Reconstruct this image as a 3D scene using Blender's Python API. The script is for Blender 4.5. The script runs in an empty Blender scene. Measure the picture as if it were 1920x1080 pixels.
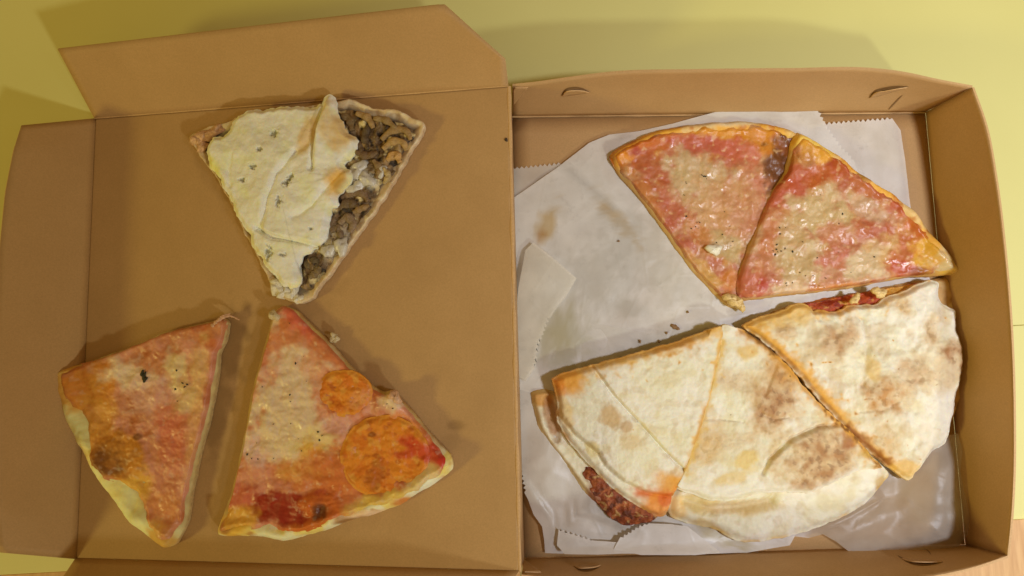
import bpy, math, random
import numpy as np
from mathutils import Matrix, Vector

# ------------------------------------------------------------------ camera, light, exposure
sc = bpy.context.scene
F, TH, ROLL, DIST = 1265.0, 0.0986, -0.0275, 0.470          # focal length (1920 px wide), tilt, roll, distance
fw = np.array([0, math.sin(TH), -math.cos(TH)]); up0 = np.array([0, math.cos(TH), math.sin(TH)]); r0 = np.array([1.0, 0, 0])
RT = math.cos(ROLL)*r0 + math.sin(ROLL)*up0
UP = -math.sin(ROLL)*r0 + math.cos(ROLL)*up0
CAM = -fw*DIST
cam = bpy.data.cameras.new('camera'); cam.sensor_width = 36; cam.lens = F/1920*36
cam.clip_start = 0.01; cam.clip_end = 50
co = bpy.data.objects.new('camera', cam); sc.collection.objects.link(co)
co.matrix_world = Matrix(((RT[0], UP[0], -fw[0], CAM[0]), (RT[1], UP[1], -fw[1], CAM[1]), (RT[2], UP[2], -fw[2], CAM[2]), (0, 0, 0, 1)))
sc.camera = co

w = bpy.data.worlds.new('World'); sc.world = w; w.use_nodes = True
w.node_tree.nodes['Background'].inputs[0].default_value = (1.0, 0.64, 0.20, 1)
w.node_tree.nodes['Background'].inputs[1].default_value = 0.29

def lamp(name, kind, loc, power, color, radius, aim=None, cone=None):
    l = bpy.data.lights.new(name, kind); l.energy = power; l.color = color; l.shadow_soft_size = radius
    o = bpy.data.objects.new(name, l); o.location = loc; sc.collection.objects.link(o)
    if aim:
        o.rotation_euler = (Vector(aim)-Vector(loc)).to_track_quat('-Z', 'Y').to_euler(); l.spot_size = math.radians(cone); l.spot_blend = 1.0
lamp('pendant_lamp', 'SPOT', (0.60, -0.20, 0.90), 27, (0.95, 1.0, 1.12), 0.05, (0.45, -0.06, 0.0), 75)
lamp('front_lamp', 'POINT', (1.6, -1.9, 1.73), 84, (0.97, 1.0, 0.84), 0.09)
lamp('warm_lamp', 'POINT', (-4.0, -1.75, 1.95), 215, (1.0, 0.85, 0.25), 0.32)
vs = sc.view_settings; vs.view_transform = 'Standard'; vs.look = 'None'; vs.exposure = 0.0; vs.gamma = 1.0
vs.use_curve_mapping = False

# ------------------------------------------------------------------ helpers
def P(px, py, z=0.0):
    d = fw + (px-960)/F*RT + (540-py)/F*UP
    return CAM + d*((z-CAM[2])/d[2])
HB, HL = 0.0504, 0.0045                                     # height of the hinge, of the lid's far fold
LIDX = -0.2935
LK = (HB-HL)/(0.001-LIDX)
def lidz(x): return HL + (x-LIDX)*LK
def PL(px, py, off=0.0):                                     # on the sloping lid
    d = fw + (px-960)/F*RT + (540-py)/F*UP
    t = (HL + off + (CAM[0]-LIDX)*LK - CAM[2])/(d[2]-LK*d[0])
    return CAM + d*t
def topx(p):                                                 # where a point stands among the measured positions
    q = p - CAM
    dep = q @ fw
    return 960 + F*(q @ RT)/dep, 540 - F*(q @ UP)/dep

def sstep(a, b, x):
    t = np.clip((x-a)/(b-a), 0, 1); return t*t*(3-2*t)
def _h(ix, iy, seed):
    n = (ix*374761393 + iy*668265263 + seed*1442695041) & 0x7fffffff
    n = ((n ^ (n >> 13))*1274126177) & 0x7fffffff
    n = n ^ (n >> 16)
    return (n & 0xffff)/65535.0*2*math.pi
def perlin(x, y, seed=0):
    ix = np.floor(x).astype(np.int64); iy = np.floor(y).astype(np.int64)
    fx = x-ix; fy = y-iy
    u = fx*fx*fx*(fx*(fx*6-15)+10); v = fy*fy*fy*(fy*(fy*6-15)+10)
    def g(a, b):
        an = _h(ix+a, iy+b, seed); return np.cos(an)*(fx-a)+np.sin(an)*(fy-b)
    return ((g(0,0)*(1-u)+g(1,0)*u)*(1-v)+(g(0,1)*(1-u)+g(1,1)*u)*v)*1.5
def fbm(x, y, sc_=1.0, octv=4, seed=0, gain=0.5):
    s = 0; a = 1.0; f = 1.0/sc_
    for k in range(octv):
        s = s + a*perlin(x*f+17.3*k, y*f-9.1*k, seed+k*7); a *= gain; f *= 2.03
    return s

def lin(c):
    c = np.array(c, float)/255.0
    return np.where(c <= 0.04045, c/12.92, ((c+0.055)/1.055)**2.4)
ILL_T = np.array((0.95, 0.86, 0.73)); ILL_L = np.array((0.58, 0.42, 0.22))
def warmer(a):                                               # keep ham and sauce on the tan side of pink
    m = min(max((a[0]-a[1])/(a[0]+1e-6)-0.25, 0), 0.4)
    return np.array([a[0]*(1-0.10*m), a[1]*(1+0.05*m), a[2]*(1-0.45*m)])
def at(*c): return warmer(np.clip(lin(c)/ILL_T, 0.004, 0.88))        # albedo of things in the tray
def al(*c): return warmer(np.clip(lin(c)/ILL_L, 0.004, 0.88))        # albedo of things on the lid

def link(name, me, parent=None, mats=()):
    o = bpy.data.objects.new(name, me); sc.collection.objects.link(o)
    for m in mats: me.materials.append(m)
    if parent: o.parent = parent
    return o
def thing(name, label, cat, loc=(0, 0, 0), group=None):
    o = bpy.data.objects.new(name, None); sc.collection.objects.link(o); o.location = loc
    o.empty_display_size = 0.02
    tag(o, label, cat, group); return o
def tag(o, label, cat, group=None):
    o['label'] = label; o['category'] = cat
    if group: o['group'] = group
    return o
def child(o, parent):
    o.parent = parent
    o.matrix_parent_inverse = Matrix.Translation(-Vector(parent.location)); return o
def mesh_np(name, V, Fq, Ft=None, smooth=True, col=None, attrs=None):
    me = bpy.data.meshes.new(name)
    nq = len(Fq); nt = 0 if Ft is None else len(Ft)
    me.vertices.add(len(V)); me.vertices.foreach_set('co', np.ascontiguousarray(V, np.float32).ravel())
    idx = np.concatenate([np.asarray(Fq, np.int32).ravel()] + ([np.asarray(Ft, np.int32).ravel()] if nt else []))
    me.loops.add(len(idx)); me.loops.foreach_set('vertex_index', idx)
    st = np.concatenate([np.arange(nq)*4] + ([nq*4+np.arange(nt)*3] if nt else [])).astype(np.int32)
    me.polygons.add(nq+nt); me.polygons.foreach_set('loop_start', st)
    me.polygons.foreach_set('loop_total', np.concatenate([np.full(nq, 4), np.full(nt, 3)]).astype(np.int32))
    me.polygons.foreach_set('use_smooth', np.full(nq+nt, smooth))
    me.update(calc_edges=True)
    if col is not None:
        a = me.color_attributes.new('Col', 'FLOAT_COLOR', 'POINT')
        a.data.foreach_set('color', np.concatenate([col, np.ones((len(col), 1))], 1).astype(np.float32).ravel())
    for k, v in (attrs or {}).items():
        a = me.attributes.new(k, 'FLOAT', 'POINT'); a.data.foreach_set('value', np.asarray(v, np.float32))
    return me

def resample(pts, n, smooth=True):                            # closed curve through pts
    pts = np.array(pts, float)
    if smooth:
        k = len(pts); out = []
        for i in range(k):
            p0, p1, p2, p3 = pts[i-1], pts[i], pts[(i+1) % k], pts[(i+2) % k]
            for t in np.linspace(0, 1, 12, endpoint=False):
                c = 0.5*((2*p1)+(-p0+p2)*t+(2*p0-5*p1+4*p2-p3)*t*t+(-p0+3*p1-3*p2+p3)*t**3)
                l = p1*(1-t)+p2*t
                out.append(0.6*c+0.4*l)
        pts = np.array(out)
    q = np.vstack([pts, pts[:1]]); s = np.concatenate([[0], np.cumsum(np.linalg.norm(np.diff(q, axis=0), axis=1))])
    u = np.linspace(0, s[-1], n, endpoint=False)
    return np.stack([np.interp(u, s, q[:, 0]), np.interp(u, s, q[:, 1])], 1)
def segdist(X, Y, line, closed=False):
    line = np.array(line, float)
    a = line if closed else line[:-1]; b = np.roll(line, -1, 0) if closed else line[1:]
    best = np.full(X.shape, 1e9)
    for (x0, y0), (x1, y1) in zip(a, b):
        dx, dy = x1-x0, y1-y0; L = dx*dx+dy*dy+1e-18
        t = np.clip(((X-x0)*dx+(Y-y0)*dy)/L, 0, 1)
        best = np.minimum(best, (X-x0-t*dx)**2+(Y-y0-t*dy)**2)
    return np.sqrt(best)
def signed(X, Y, line):                                       # distance to an open line, + on its left (in picture y-down: right)
    line = np.array(line, float); best = np.full(X.shape, 1e9); sg = np.ones(X.shape)
    for (x0, y0), (x1, y1) in zip(line[:-1], line[1:]):
        dx, dy = x1-x0, y1-y0; L = dx*dx+dy*dy+1e-18
        t = np.clip(((X-x0)*dx+(Y-y0)*dy)/L, 0, 1)
        d = (X-x0-t*dx)**2+(Y-y0-t*dy)**2
        c = np.sign(dx*(Y-y0)-dy*(X-x0)); m = d < best
        best = np.where(m, d, best); sg = np.where(m, c, sg)
    return np.sqrt(best), sg

class Ctx:                                                    # positions (measured units) + noise, for masks on one mesh
    def __init__(s, X, Y, seed): s.X, s.Y, s.seed = X, Y, seed
    def n(s, size, octv=4, k=0, gain=0.42): return fbm(s.X, s.Y, size, min(octv, 3), s.seed+k, gain)
    def blob(s, cx, cy, rx, ry=None, a=0.0, soft=0.35, wob=0.35, wsize=28):
        ry = ry or rx; ca, sa = math.cos(math.radians(a)), math.sin(math.radians(a))
        dx, dy = s.X-cx, s.Y-cy
        u = (dx*ca+dy*sa)/rx; v = (-dx*sa+dy*ca)/ry
        r = np.sqrt(u*u+v*v)+wob*fbm(s.X, s.Y, wsize, 3, s.seed+int(cx)+3*int(cy))
        return sstep(1+soft, 1-soft, r)
    def line(s, pts, wd, wob=0.4): 
        d = segdist(s.X, s.Y, pts)*(1+wob*s.n(14, 2, 5))
        return np.exp(-(d/wd)**2)
    def fold(s, pts, amp, L, edge=2.5, side=1):               # one side of the line stands proud and falls away from it, fading at the ends
        d, sg = signed(s.X, s.Y, pts)
        p = np.array(pts, float); seg = np.linalg.norm(np.diff(p, axis=0), axis=1); cum = np.concatenate([[0], np.cumsum(seg)])
        best = np.full(s.X.shape, 1e18); pos = np.zeros(s.X.shape)
        for i in range(len(seg)):
            dx, dy = p[i+1]-p[i]; t = np.clip(((s.X-p[i, 0])*dx+(s.Y-p[i, 1])*dy)/(seg[i]**2), 0, 1)
            q = (s.X-p[i, 0]-t*dx)**2+(s.Y-p[i, 1]-t*dy)**2; m = q < best
            best = np.where(m, q, best); pos = np.where(m, cum[i]+t*seg[i], pos)
        u = pos/cum[-1]
        return amp*sstep(-edge, edge, d*sg*side)*np.exp(-np.maximum(d-edge, 0)/L)*sstep(0, .15, u)*sstep(1, .85, u)
def mix(c, col, m):
    m = np.clip(m, 0, 1)[:, None]; return c*(1-m)+np.asarray(col)*m

def slab(name, out_px, center_px, un, hfun, cfun, parent, mat, N=640, M=110, thick=0.02, jitter=0.0006, seed=1,
         base=0.0, off=0.008, smooth_outline=True, gloss=0.3, side_col=None, bulge=0.0005, jsize=0.011):
    """A piece of food: outline at measured positions, height field on top, rounded side, closed underneath.
    un(px,py,off)->point; hfun(ctx,x,y,d)->height above base plane; cfun(ctx,x,y,d,h)->albedo [,gloss]"""
    O = resample(out_px, N, smooth_outline)
    b = np.array([un(a[0], a[1], off) for a in O])[:, :2]
    c = np.array(un(center_px[0], center_px[1], off))[:2]
    nrm = np.roll(b, -1, 0)-np.roll(b, 1, 0); nrm = np.stack([nrm[:, 1], -nrm[:, 0]], 1)
    nrm /= np.linalg.norm(nrm, axis=1)[:, None]+1e-12
    if np.mean(np.sum(nrm*(b-c), 1)) < 0: nrm = -nrm
    b = b + nrm*(fbm(b[:, 0], b[:, 1], jsize, 4, seed+91)*jitter)[:, None]
    t = np.linspace(0, 1, M)**0.85
    t[0] = 0.004
    XY = (c[None, None]+t[:, None, None]*(b-c)[None]).reshape(-1, 2)
    x, y = XY[:, 0], XY[:, 1]
    onlid = un is PL
    bz = (lidz(x) if onlid else np.zeros_like(x)) + base
    d = segdist(x, y, b[::4], True)
    d[-N:] = 0
    px, py = topx(np.stack([x, y, bz+off], 1))
    ctx = Ctx(px, py, seed)
    h = hfun(ctx, x, y, d)
    col = cfun(ctx, x, y, d, h)
    gl = np.full(len(x), gloss)
    if isinstance(col, tuple): col, gl = col
    if mat is M_top: col = col*np.array((0.88, 0.68, 0.52) if onlid else (0.88, 0.80, 0.70))
    elif mat is M_crust: col = col*np.array((0.98, 0.97, 0.90) if onlid else (0.95, 0.90, 0.76))
    elif onlid: col = col*np.array([1.15, .92, .55])
    V = [np.stack([x, y, bz+h], 1)]
    ht = h[-N:]; bzb = bz[-N:]
    ring_c = [col]; ring_g = [gl]
    low = np.maximum(ht-thick, 0.0002)
    sc_ = col[-N:] if side_col is None else (0.25*col[-N:]+0.75*np.asarray(side_col))
    nz = fbm(b[:, 0]*1.0, b[:, 1], 0.004, 3, seed+55)
    for f, e in ((0.12, 0.6), (0.35, 1.0), (0.6, 0.9), (0.85, 0.6), (1.0, 0.0)):
        rr = b+nrm*(bulge*e*(1+0.9*nz))[:, None]
        V.append(np.stack([rr[:, 0], rr[:, 1], bzb+ht*(1-f)+low*f], 1))
        k = min(1, f*2.5); ring_c.append(col[-N:]*(1-k)+sc_*k*(0.92+0.25*fbm(b[:, 0]+f, b[:, 1], 0.003, 2, seed+5))[:, None]); ring_g.append(gl[-N:]*(1-k)+0.15*k)
    R = M+5
    V = np.vstack(V)
    i = np.arange(N); j = (i+1) % N
    Q = []
    for r in range(R-1):
        Q.append(np.stack([r*N+i, (r+1)*N+i, (r+1)*N+j, r*N+j], 1))
    Q = np.vstack(Q)
    ctop = len(V); cz = V[:N, 2].mean(); cb = V[-N:].mean(0)
    V = np.vstack([V, [[c[0], c[1], cz]], [cb]])
    T = np.vstack([np.stack([np.full(N, ctop), i, j], 1), np.stack([np.full(N, ctop+1), (R-1)*N+j, (R-1)*N+i], 1)])
    C = np.vstack(ring_c+[col[:1], col[-1:]]); G = np.concatenate(ring_g+[gl[:1], gl[-1:]])
    # keep faces pointing up
    a0 = V[Q[0]]; nn = np.cross(a0[1]-a0[0], a0[2]-a0[0])
    if nn[2] < 0: Q = Q[:, ::-1]; T = T[:, ::-1]
    me = mesh_np(name, V, Q, T, True, np.clip(C, 0.003, 0.9), {'Gloss': G})
    o = link(name, me, None, [mat]); child(o, parent)
    o['_c'] = 0; del o['_c']
    SURF[o.name] = V[:M*N]
    return o
SURF = {}
def zat(o, x, y):
    V = SURF[o.name]; k = np.argmin((V[:, 0]-x)**2+(V[:, 1]-y)**2); return V[k, 2]

# ------------------------------------------------------------------ materials
def mat(name):
    m = bpy.data.materials.new(name); m.use_nodes = True
    nt = m.node_tree; return m, nt, nt.nodes['Principled BSDF'], nt.nodes.new, nt.links.new
def noise(N, L, scale, detail=4, rough=0.55, vec=None):
    n = N('ShaderNodeTexNoise'); n.inputs['Scale'].default_value = scale; n.inputs['Detail'].default_value = detail
    n.inputs['Roughness'].default_value = rough
    if vec: L(vec, n.inputs['Vector'])
    return n.outputs['Fac']
def maprange(N, L, s, a, b, c, d):
    n = N('ShaderNodeMapRange'); L(s, n.inputs[0])
    for i, v in enumerate((a, b, c, d)): n.inputs[i+1].default_value = v
    return n.outputs[0]
def mixc(N, L, fac, a, b, mode='MIX'):
    n = N('ShaderNodeMix'); n.data_type = 'RGBA'; n.blend_type = mode
    for s, v in ((n.inputs[0], fac), (n.inputs[6], a), (n.inputs[7], b)):
        if hasattr(v, 'links'): L(v, s)
        elif isinstance(v, (int, float)): s.default_value = v
        else: s.default_value = (*v, 1)
    return n.outputs[2]
def bump(N, L, p, hsock, dist, strength=1.0):
    b = N('ShaderNodeBump'); b.inputs['Distance'].default_value = dist; b.inputs['Strength'].default_value = strength
    L(hsock, b.inputs['Height']); L(b.outputs[0], p.inputs['Normal']); return b

def food_mat(name, grain, bump_d, sss=0.0, coat=0.0, contrast=0.25):
    m, nt, p, N, L = mat(name)
    at_ = N('ShaderNodeAttribute'); at_.attribute_name = 'Col'
    g = N('ShaderNodeAttribute'); g.attribute_name = 'Gloss'
    co_ = N('ShaderNodeTexCoord').outputs['Object']
    n1 = noise(N, L, grain, 5, 0.62, co_)
    v = maprange(N, L, n1, 0.25, 0.75, 1-contrast, 1+contrast)
    cmb = N('ShaderNodeCombineColor')
    for k in range(3): L(v, cmb.inputs[k])
    L(mixc(N, L, 1.0, at_.outputs['Color'], cmb.outputs[0], 'MULTIPLY'), p.inputs['Base Color'])
    ro = maprange(N, L, g.outputs['Fac'], 0, 1, 0.85, 0.16)
    L(ro, p.inputs['Roughness'])
    p.inputs['Specular IOR Level'].default_value = 0.45
    if sss:
        p.inputs['Subsurface Weight'].default_value = sss; p.inputs['Subsurface Radius'].default_value = (1, 0.5, 0.25)
        p.inputs['Subsurface Scale'].default_value = 0.002
    n2 = noise(N, L, grain*2.2, 4, 0.6, co_)
    bump(N, L, p, n2, bump_d)
    return m
M_crust = food_mat('baked_crust', 260, 0.00012, 0.12, contrast=0.06)
M_top = food_mat('melted_topping', 330, 0.00007, 0.2, contrast=0.07)
M_fill = food_mat('moist_filling', 380, 0.0009, 0.1, contrast=0.25)

def kraft(name, tint=(1, 1, 1), stain_shade=False):
    m, nt, p, N, L = mat(name)
    co_ = N('ShaderNodeTexCoord').outputs['Object']
    big = noise(N, L, 22, 6, 0.62, co_); fib = noise(N, L, 900, 3, 0.7, co_)
    mp = N('ShaderNodeMapping'); mp.inputs['Scale'].default_value = (1, 6, 1); L(co_, mp.inputs[0])
    fl = noise(N, L, 260, 4, 0.7, mp.outputs[0])
    c = mixc(N, L, maprange(N, L, big, 0.3, 0.7, 0, 1), tuple(a*b for a, b in zip((0.49, 0.292, 0.124), tint)), tuple(a*b for a, b in zip((0.545, 0.330, 0.146), tint)))
    c = mixc(N, L, maprange(N, L, fib, 0.35, 0.75, 0, 0.50), c, (0.36, 0.225, 0.085))
    c = mixc(N, L, maprange(N, L, fl, 0.62, 0.78, 0, 0.35), c, (0.60, 0.42, 0.21))
    if stain_shade:
        a = N('ShaderNodeAttribute'); a.attribute_name = 'StainShade'
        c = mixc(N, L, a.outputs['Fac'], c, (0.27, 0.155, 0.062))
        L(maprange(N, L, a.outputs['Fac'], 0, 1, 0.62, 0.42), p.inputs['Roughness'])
    else: p.inputs['Roughness'].default_value = 0.62
    L(c, p.inputs['Base Color'])
    p.inputs['Specular IOR Level'].default_value = 0.35
    bump(N, L, p, fib, 0.00012, 0.6)
    return m
M_kraft = kraft('kraft_board'); M_lid = kraft('kraft_lid_board', stain_shade=True)
M_edge = kraft('kraft_cut_edge', (1.25, 1.3, 1.4)); M_slit = kraft('kraft_slit', (0.42, 0.36, 0.3))

def paper_mat():
    m, nt, p, N, L = mat('waxed_paper')
    co_ = N('ShaderNodeTexCoord').outputs['Object']
    a = N('ShaderNodeAttribute'); a.attribute_name = 'Col'
    g = N('ShaderNodeAttribute'); g.attribute_name = 'Clear'
    n1 = noise(N, L, 55, 5, 0.6, co_); n2 = noise(N, L, 700, 3, 0.6, co_)
    vo = N('ShaderNodeTexVoronoi'); vo.feature = 'DISTANCE_TO_EDGE'; vo.inputs['Scale'].default_value = 34; L(co_, vo.inputs['Vector'])
    wr = maprange(N, L, vo.outputs['Distance'], 0.0, 0.05, 1, 0)
    n3 = noise(N, L, 130, 5, 0.65, co_)
    c = mixc(N, L, maprange(N, L, n1, 0.45, 0.72, 0, 0.30), a.outputs['Color'], (0.62, 0.57, 0.47))
    c = mixc(N, L, maprange(N, L, n3, 0.58, 0.75, 0, 0.35), c, (0.52, 0.49, 0.44))
    L(c, p.inputs['Base Color']); p.inputs['Roughness'].default_value = 0.34; p.inputs['Specular IOR Level'].default_value = 0.45
    bump(N, L, p, mixc(N, L, 0.12, mixc(N, L, 0.35, n1, n3), wr), 0.0010, 0.5)
    tr = N('ShaderNodeBsdfTranslucent'); L(c, tr.inputs[0])
    tp = N('ShaderNodeBsdfTransparent'); tp.inputs[0].default_value = (0.97, 0.96, 0.94, 1)
    ms = N('ShaderNodeMixShader'); ms.inputs[0].default_value = 0.25; L(p.outputs[0], ms.inputs[1]); L(tr.outputs[0], ms.inputs[2])
    m2 = N('ShaderNodeMixShader'); L(g.outputs['Fac'], m2.inputs[0]); L(ms.outputs[0], m2.inputs[1]); L(tp.outputs[0], m2.inputs[2])
    L(m2.outputs[0], nt.nodes['Material Output'].inputs[0])
    return m
M_paper = paper_mat()

def yellow_mat():
    m, nt, p, N, L = mat('yellow_laminate')
    co_ = N('ShaderNodeTexCoord').outputs['Object']
    n1 = noise(N, L, 7, 3, 0.5, co_); n2 = noise(N, L, 1400, 2, 0.6, co_); n3 = noise(N, L, 90, 5, 0.7, co_)
    c = mixc(N, L, maprange(N, L, n1, 0.3, 0.7, 0, 1), (0.74, 0.70, 0.275), (0.78, 0.74, 0.30))
    c = mixc(N, L, maprange(N, L, n2, 0.4, 0.8, 0, 0.25), c, (0.64, 0.59, 0.22))
    c = mixc(N, L, maprange(N, L, n3, 0.72, 0.85, 0, 0.4), c, (0.55, 0.48, 0.2))
    L(c, p.inputs['Base Color']); L(maprange(N, L, n3, 0.3, 0.7, 0.42, 0.55), p.inputs['Roughness'])
    p.inputs['Specular IOR Level'].default_value = 0.3
    bump(N, L, p, n2, 0.00005, 0.5)
    return m
M_yel = yellow_mat()
def wood_mat():
    m, nt, p, N, L = mat('oak_wood')
    co_ = N('ShaderNodeTexCoord').outputs['Object']
    mp = N('ShaderNodeMapping'); mp.inputs['Scale'].default_value = (1, 0.09, 1); mp.inputs['Rotation'].default_value = (0, 0, 0.12); L(co_, mp.inputs[0])
    n1 = noise(N, L, 240, 5, 0.6, mp.outputs[0]); n2 = noise(N, L, 45, 3, 0.5, mp.outputs[0])
    c = mixc(N, L, maprange(N, L, n1, 0.35, 0.65, 0, 1), (0.55, 0.30, 0.115), (0.70, 0.43, 0.19))
    c = mixc(N, L, maprange(N, L, n2, 0.4, 0.7, 0, 0.5), c, (0.60, 0.36, 0.15))
    L(c, p.inputs['Base Color']); p.inputs['Roughness'].default_value = 0.45
    bump(N, L, p, n1, 0.0002, 0.4)
    return m
M_wood = wood_mat()
def flat_mat(name, col, rough=0.7, grain=600, var=0.3):
    m, nt, p, N, L = mat(name)
    co_ = N('ShaderNodeTexCoord').outputs['Object']
    n1 = noise(N, L, grain, 3, 0.6, co_)
    L(mixc(N, L, maprange(N, L, n1, 0.3, 0.7, 0, 1), tuple(v*(1-var) for v in col), tuple(min(v*(1+var), 0.9) for v in col)), p.inputs['Base Color'])
    p.inputs['Roughness'].default_value = rough
    return m
M_herb = flat_mat('dried_herb', (0.035, 0.032, 0.016)); M_crumb = flat_mat('toasted_crumb', (0.30, 0.17, 0.07))
M_white = flat_mat('white_cheese', (0.78, 0.72, 0.55), 0.4, 900, 0.08)
M_dark = flat_mat('dark_gap', (0.05, 0.03, 0.02))

# ------------------------------------------------------------------ table (setting)
def box_mesh(name, x0, x1, y0, y1, z0, z1, shear=0.0, bev=0.0008):
    def yy(x, y): return y + shear*x
    V = []; 
    for z, e in ((z0, 0), (z1-bev, 0), (z1, bev)):
        for (x, y) in ((x0+e, y0+e), (x1-e, y0+e), (x1-e, y1-e), (x0+e, y1-e)): V.append((x, yy(x, y), z))
    Fq = [(3, 2, 1, 0), (8, 9, 10, 11)]
    for r in (0, 4):
        for k in range(4): Fq.append((r+k, r+(k+1) % 4, r+4+(k+1) % 4, r+4+k))
    return mesh_np(name, np.array(V), np.array(Fq), None, False)
SH = 0.0262
YE = -0.1745                                                 # front edge of the yellow top at x = 0
tt = bpy.data.objects.new('table_top', None); sc.collection.objects.link(tt); tt['kind'] = 'structure'
for (a, b) in ((YE, -0.0448), (-0.0445, 0.9)):
    o = link('laminate_leaf', box_mesh('laminate_leaf', -1.1, 1.1, a, b, -0.02, 0.0, SH, 0.0004), tt, [M_yel])
for k in range(-5, 6):
    o = link('wood_plank', box_mesh('wood_plank', k*0.2+0.0025, k*0.2+0.2, -0.75, YE-0.0008, -0.024, -0.004, SH, 0.0006), tt, [M_wood])

# ------------------------------------------------------------------ pizza box
box = thing('pizza_box', 'open brown kraft cardboard pizza box with its lid folded back on yellow table', 'pizza box', (0.15, -0.03, 0))
CT = 0.0013                                                   # board thickness
def sheet(name, grid, parent, m=None, thick=CT, stain_shade=None, smooth=True):
    """grid: (nu,nv,3) points of the inner face; gets a back face and rim, thickness along its normals"""
    g = np.asarray(grid, float); nu, nv = g.shape[:2]
    du = np.gradient(g, axis=0); dv = np.gradient(g, axis=1)
    n = np.cross(du, dv); n /= np.linalg.norm(n, axis=2)[..., None]+1e-15
    bk = g-n*thick
    V = np.vstack([g.reshape(-1, 3), bk.reshape(-1, 3)]); o_ = nu*nv
    i, j = np.meshgrid(np.arange(nu-1), np.arange(nv-1), indexing='ij'); a = (i*nv+j).ravel()
    q1 = np.stack([a, a+nv, a+nv+1, a+1], 1); q2 = np.stack([a+1, a+nv+1, a+nv, a], 1)+o_
    E_ = []
    def strip(ids, flip):
        for p, q in zip(ids[:-1], ids[1:]):
            f = (p, q, q+o_, p+o_); E_.append(f[::-1] if flip else f)
    idx = np.arange(o_).reshape(nu, nv)
    strip(list(idx[:, 0]), True); strip(list(idx[:, -1]), False); strip(list(idx[0, :]), False); strip(list(idx[-1, :]), True)
    at_ = None
    if stain_shade is not None: at_ = {'StainShade': np.concatenate([stain_shade.ravel(), np.zeros(o_)])}
    me = mesh_np(name, V, np.vstack([q1, q2, np.array(E_)]), None, smooth, None, at_)
    nfaces = len(me.polygons)
    me.materials.append(m or M_kraft); me.materials.append(M_edge)
    mi = np.zeros(nfaces, np.int32); mi[2*len(q1):] = 1
    me.polygons.foreach_set('material_index', mi)
    sm = np.full(nfaces, smooth); sm[2*len(q1):] = False; me.polygons.foreach_set('use_smooth', sm)
    o = link(name, me); child(o, parent); return o
def curve3(pts, n):                                           # smooth open curve through 3D points, by arc length
    p = np.array(pts, float); s = np.concatenate([[0], np.cumsum(np.linalg.norm(np.diff(p, axis=0), axis=1))])
    m_ = np.gradient(p, s, axis=0) if len(p) > 2 else np.repeat((p[1:]-p[:1])/s[-1], 2, 0)
    out = []
    for u in np.linspace(0, s[-1], n):
        i = min(np.searchsorted(s, u, 'right')-1, len(s)-2); hh = s[i+1]-s[i]; t = (u-s[i])/hh
        out.append((2*t**3-3*t*t+1)*p[i]+(t**3-2*t*t+t)*hh*m_[i]+(-2*t**3+3*t*t)*p[i+1]+(t**3-t*t)*hh*m_[i+1])
    return np.array(out)
RZ = 0.0490
def rim(pts, z=RZ): return curve3([P(a, b, z) for a, b in pts], 60)
back_rim = rim([(961, 161), (1000, 157), (1070, 147), (1150, 137), (1300, 133), (1480, 131), (1640, 131), (1690, 137), (1760, 152), (1823, 164)])
right_rim = rim([(1823, 164), (1848, 235), (1868, 340), (1885, 480), (1896, 620), (1901, 780), (1900, 900), (1896, 970), (1889, 1042)])
front_rim = rim([(1889, 1042), (1830, 1062), (1750, 1080), (1600, 1096), (1300, 1103), (1100, 1094), (978, 1077)])
b_bl = np.array([0.0035, 0.1225, 0.0022]); b_br = np.array([0.2972, 0.1172, 0.0022]); b_fr = np.array([0.2975, -0.1806, 0.0022]); b_fl = np.array([0.0035, -0.1815, 0.0022])
def wall(name, a, b, rimc, bow=0.0025, seed=0):
    n = len(rimc); g = np.zeros((n, 14, 3))
    base = a[None]+(b-a)[None]*np.linspace(0, 1, n)[:, None]
    d = b-a; out = np.array([d[1], -d[0], 0]); out /= np.linalg.norm(out)
    if np.dot(out, base.mean(0)-np.array([0.15, -0.03, 0.0022])) < 0: out = -out
    for k, t in enumerate(np.linspace(0, 1, 14)):
        e = np.sin(np.linspace(0, math.pi, n))
        nz = fbm(np.linspace(0, 3, n)+seed, np.full(n, t*1.2), 1.0, 2, seed)*0.0008*math.sin(t*math.pi)
        g[:, k] = base*(1-t)+rimc*t+out[None]*(e*bow*math.sin(t*math.pi)+nz)[:, None]
    return g
gw_b = wall('b', b_bl, b_br, back_rim, 0.002, 3); gw_r = wall('r', b_br, b_fr, right_rim, 0.003, 5); gw_f = wall('f', b_fr, b_fl, front_rim, 0.002, 9)
def orient(g, toward):                                        # make normals face a point
    n = np.cross(g[1, 0]-g[0, 0], g[0, 1]-g[0, 0]); return g if np.dot(n, toward-g[0, 0]) > 0 else g[::-1]
CEN = np.array([0.15, -0.03, 0.05])
WALL = {id(g): sheet('tray_wall', orient(g, CEN), box) for g in (gw_b, gw_r, gw_f)}
lw = np.zeros((30, 6, 3))
h_b = np.array([0.0022, 0.1245, 0.0495]); h_f = np.array([0.0002, -0.1750, 0.0495])
for i, t in enumerate(np.linspace(0, 1, 30)):
    for k, s in enumerate(np.linspace(0, 1, 6)): lw[i, k] = (b_bl*(1-t)+b_fl*t)*(1-s)+(h_b*(1-t)+h_f*t)*s
sheet('tray_wall', orient(lw, CEN), box)
fl = np.zeros((24, 24, 3))
for i, t in enumerate(np.linspace(0, 1, 24)):
    for k, s in enumerate(np.linspace(0, 1, 24)):
        fl[i, k] = (b_bl*(1-t)+b_br*t)*(1-s)+(b_fl*(1-t)+b_fr*t)*s; fl[i, k, 2] = 0.0020
sheet('tray_floor', orient(fl, CEN), box, thick=0.0016)

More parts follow.
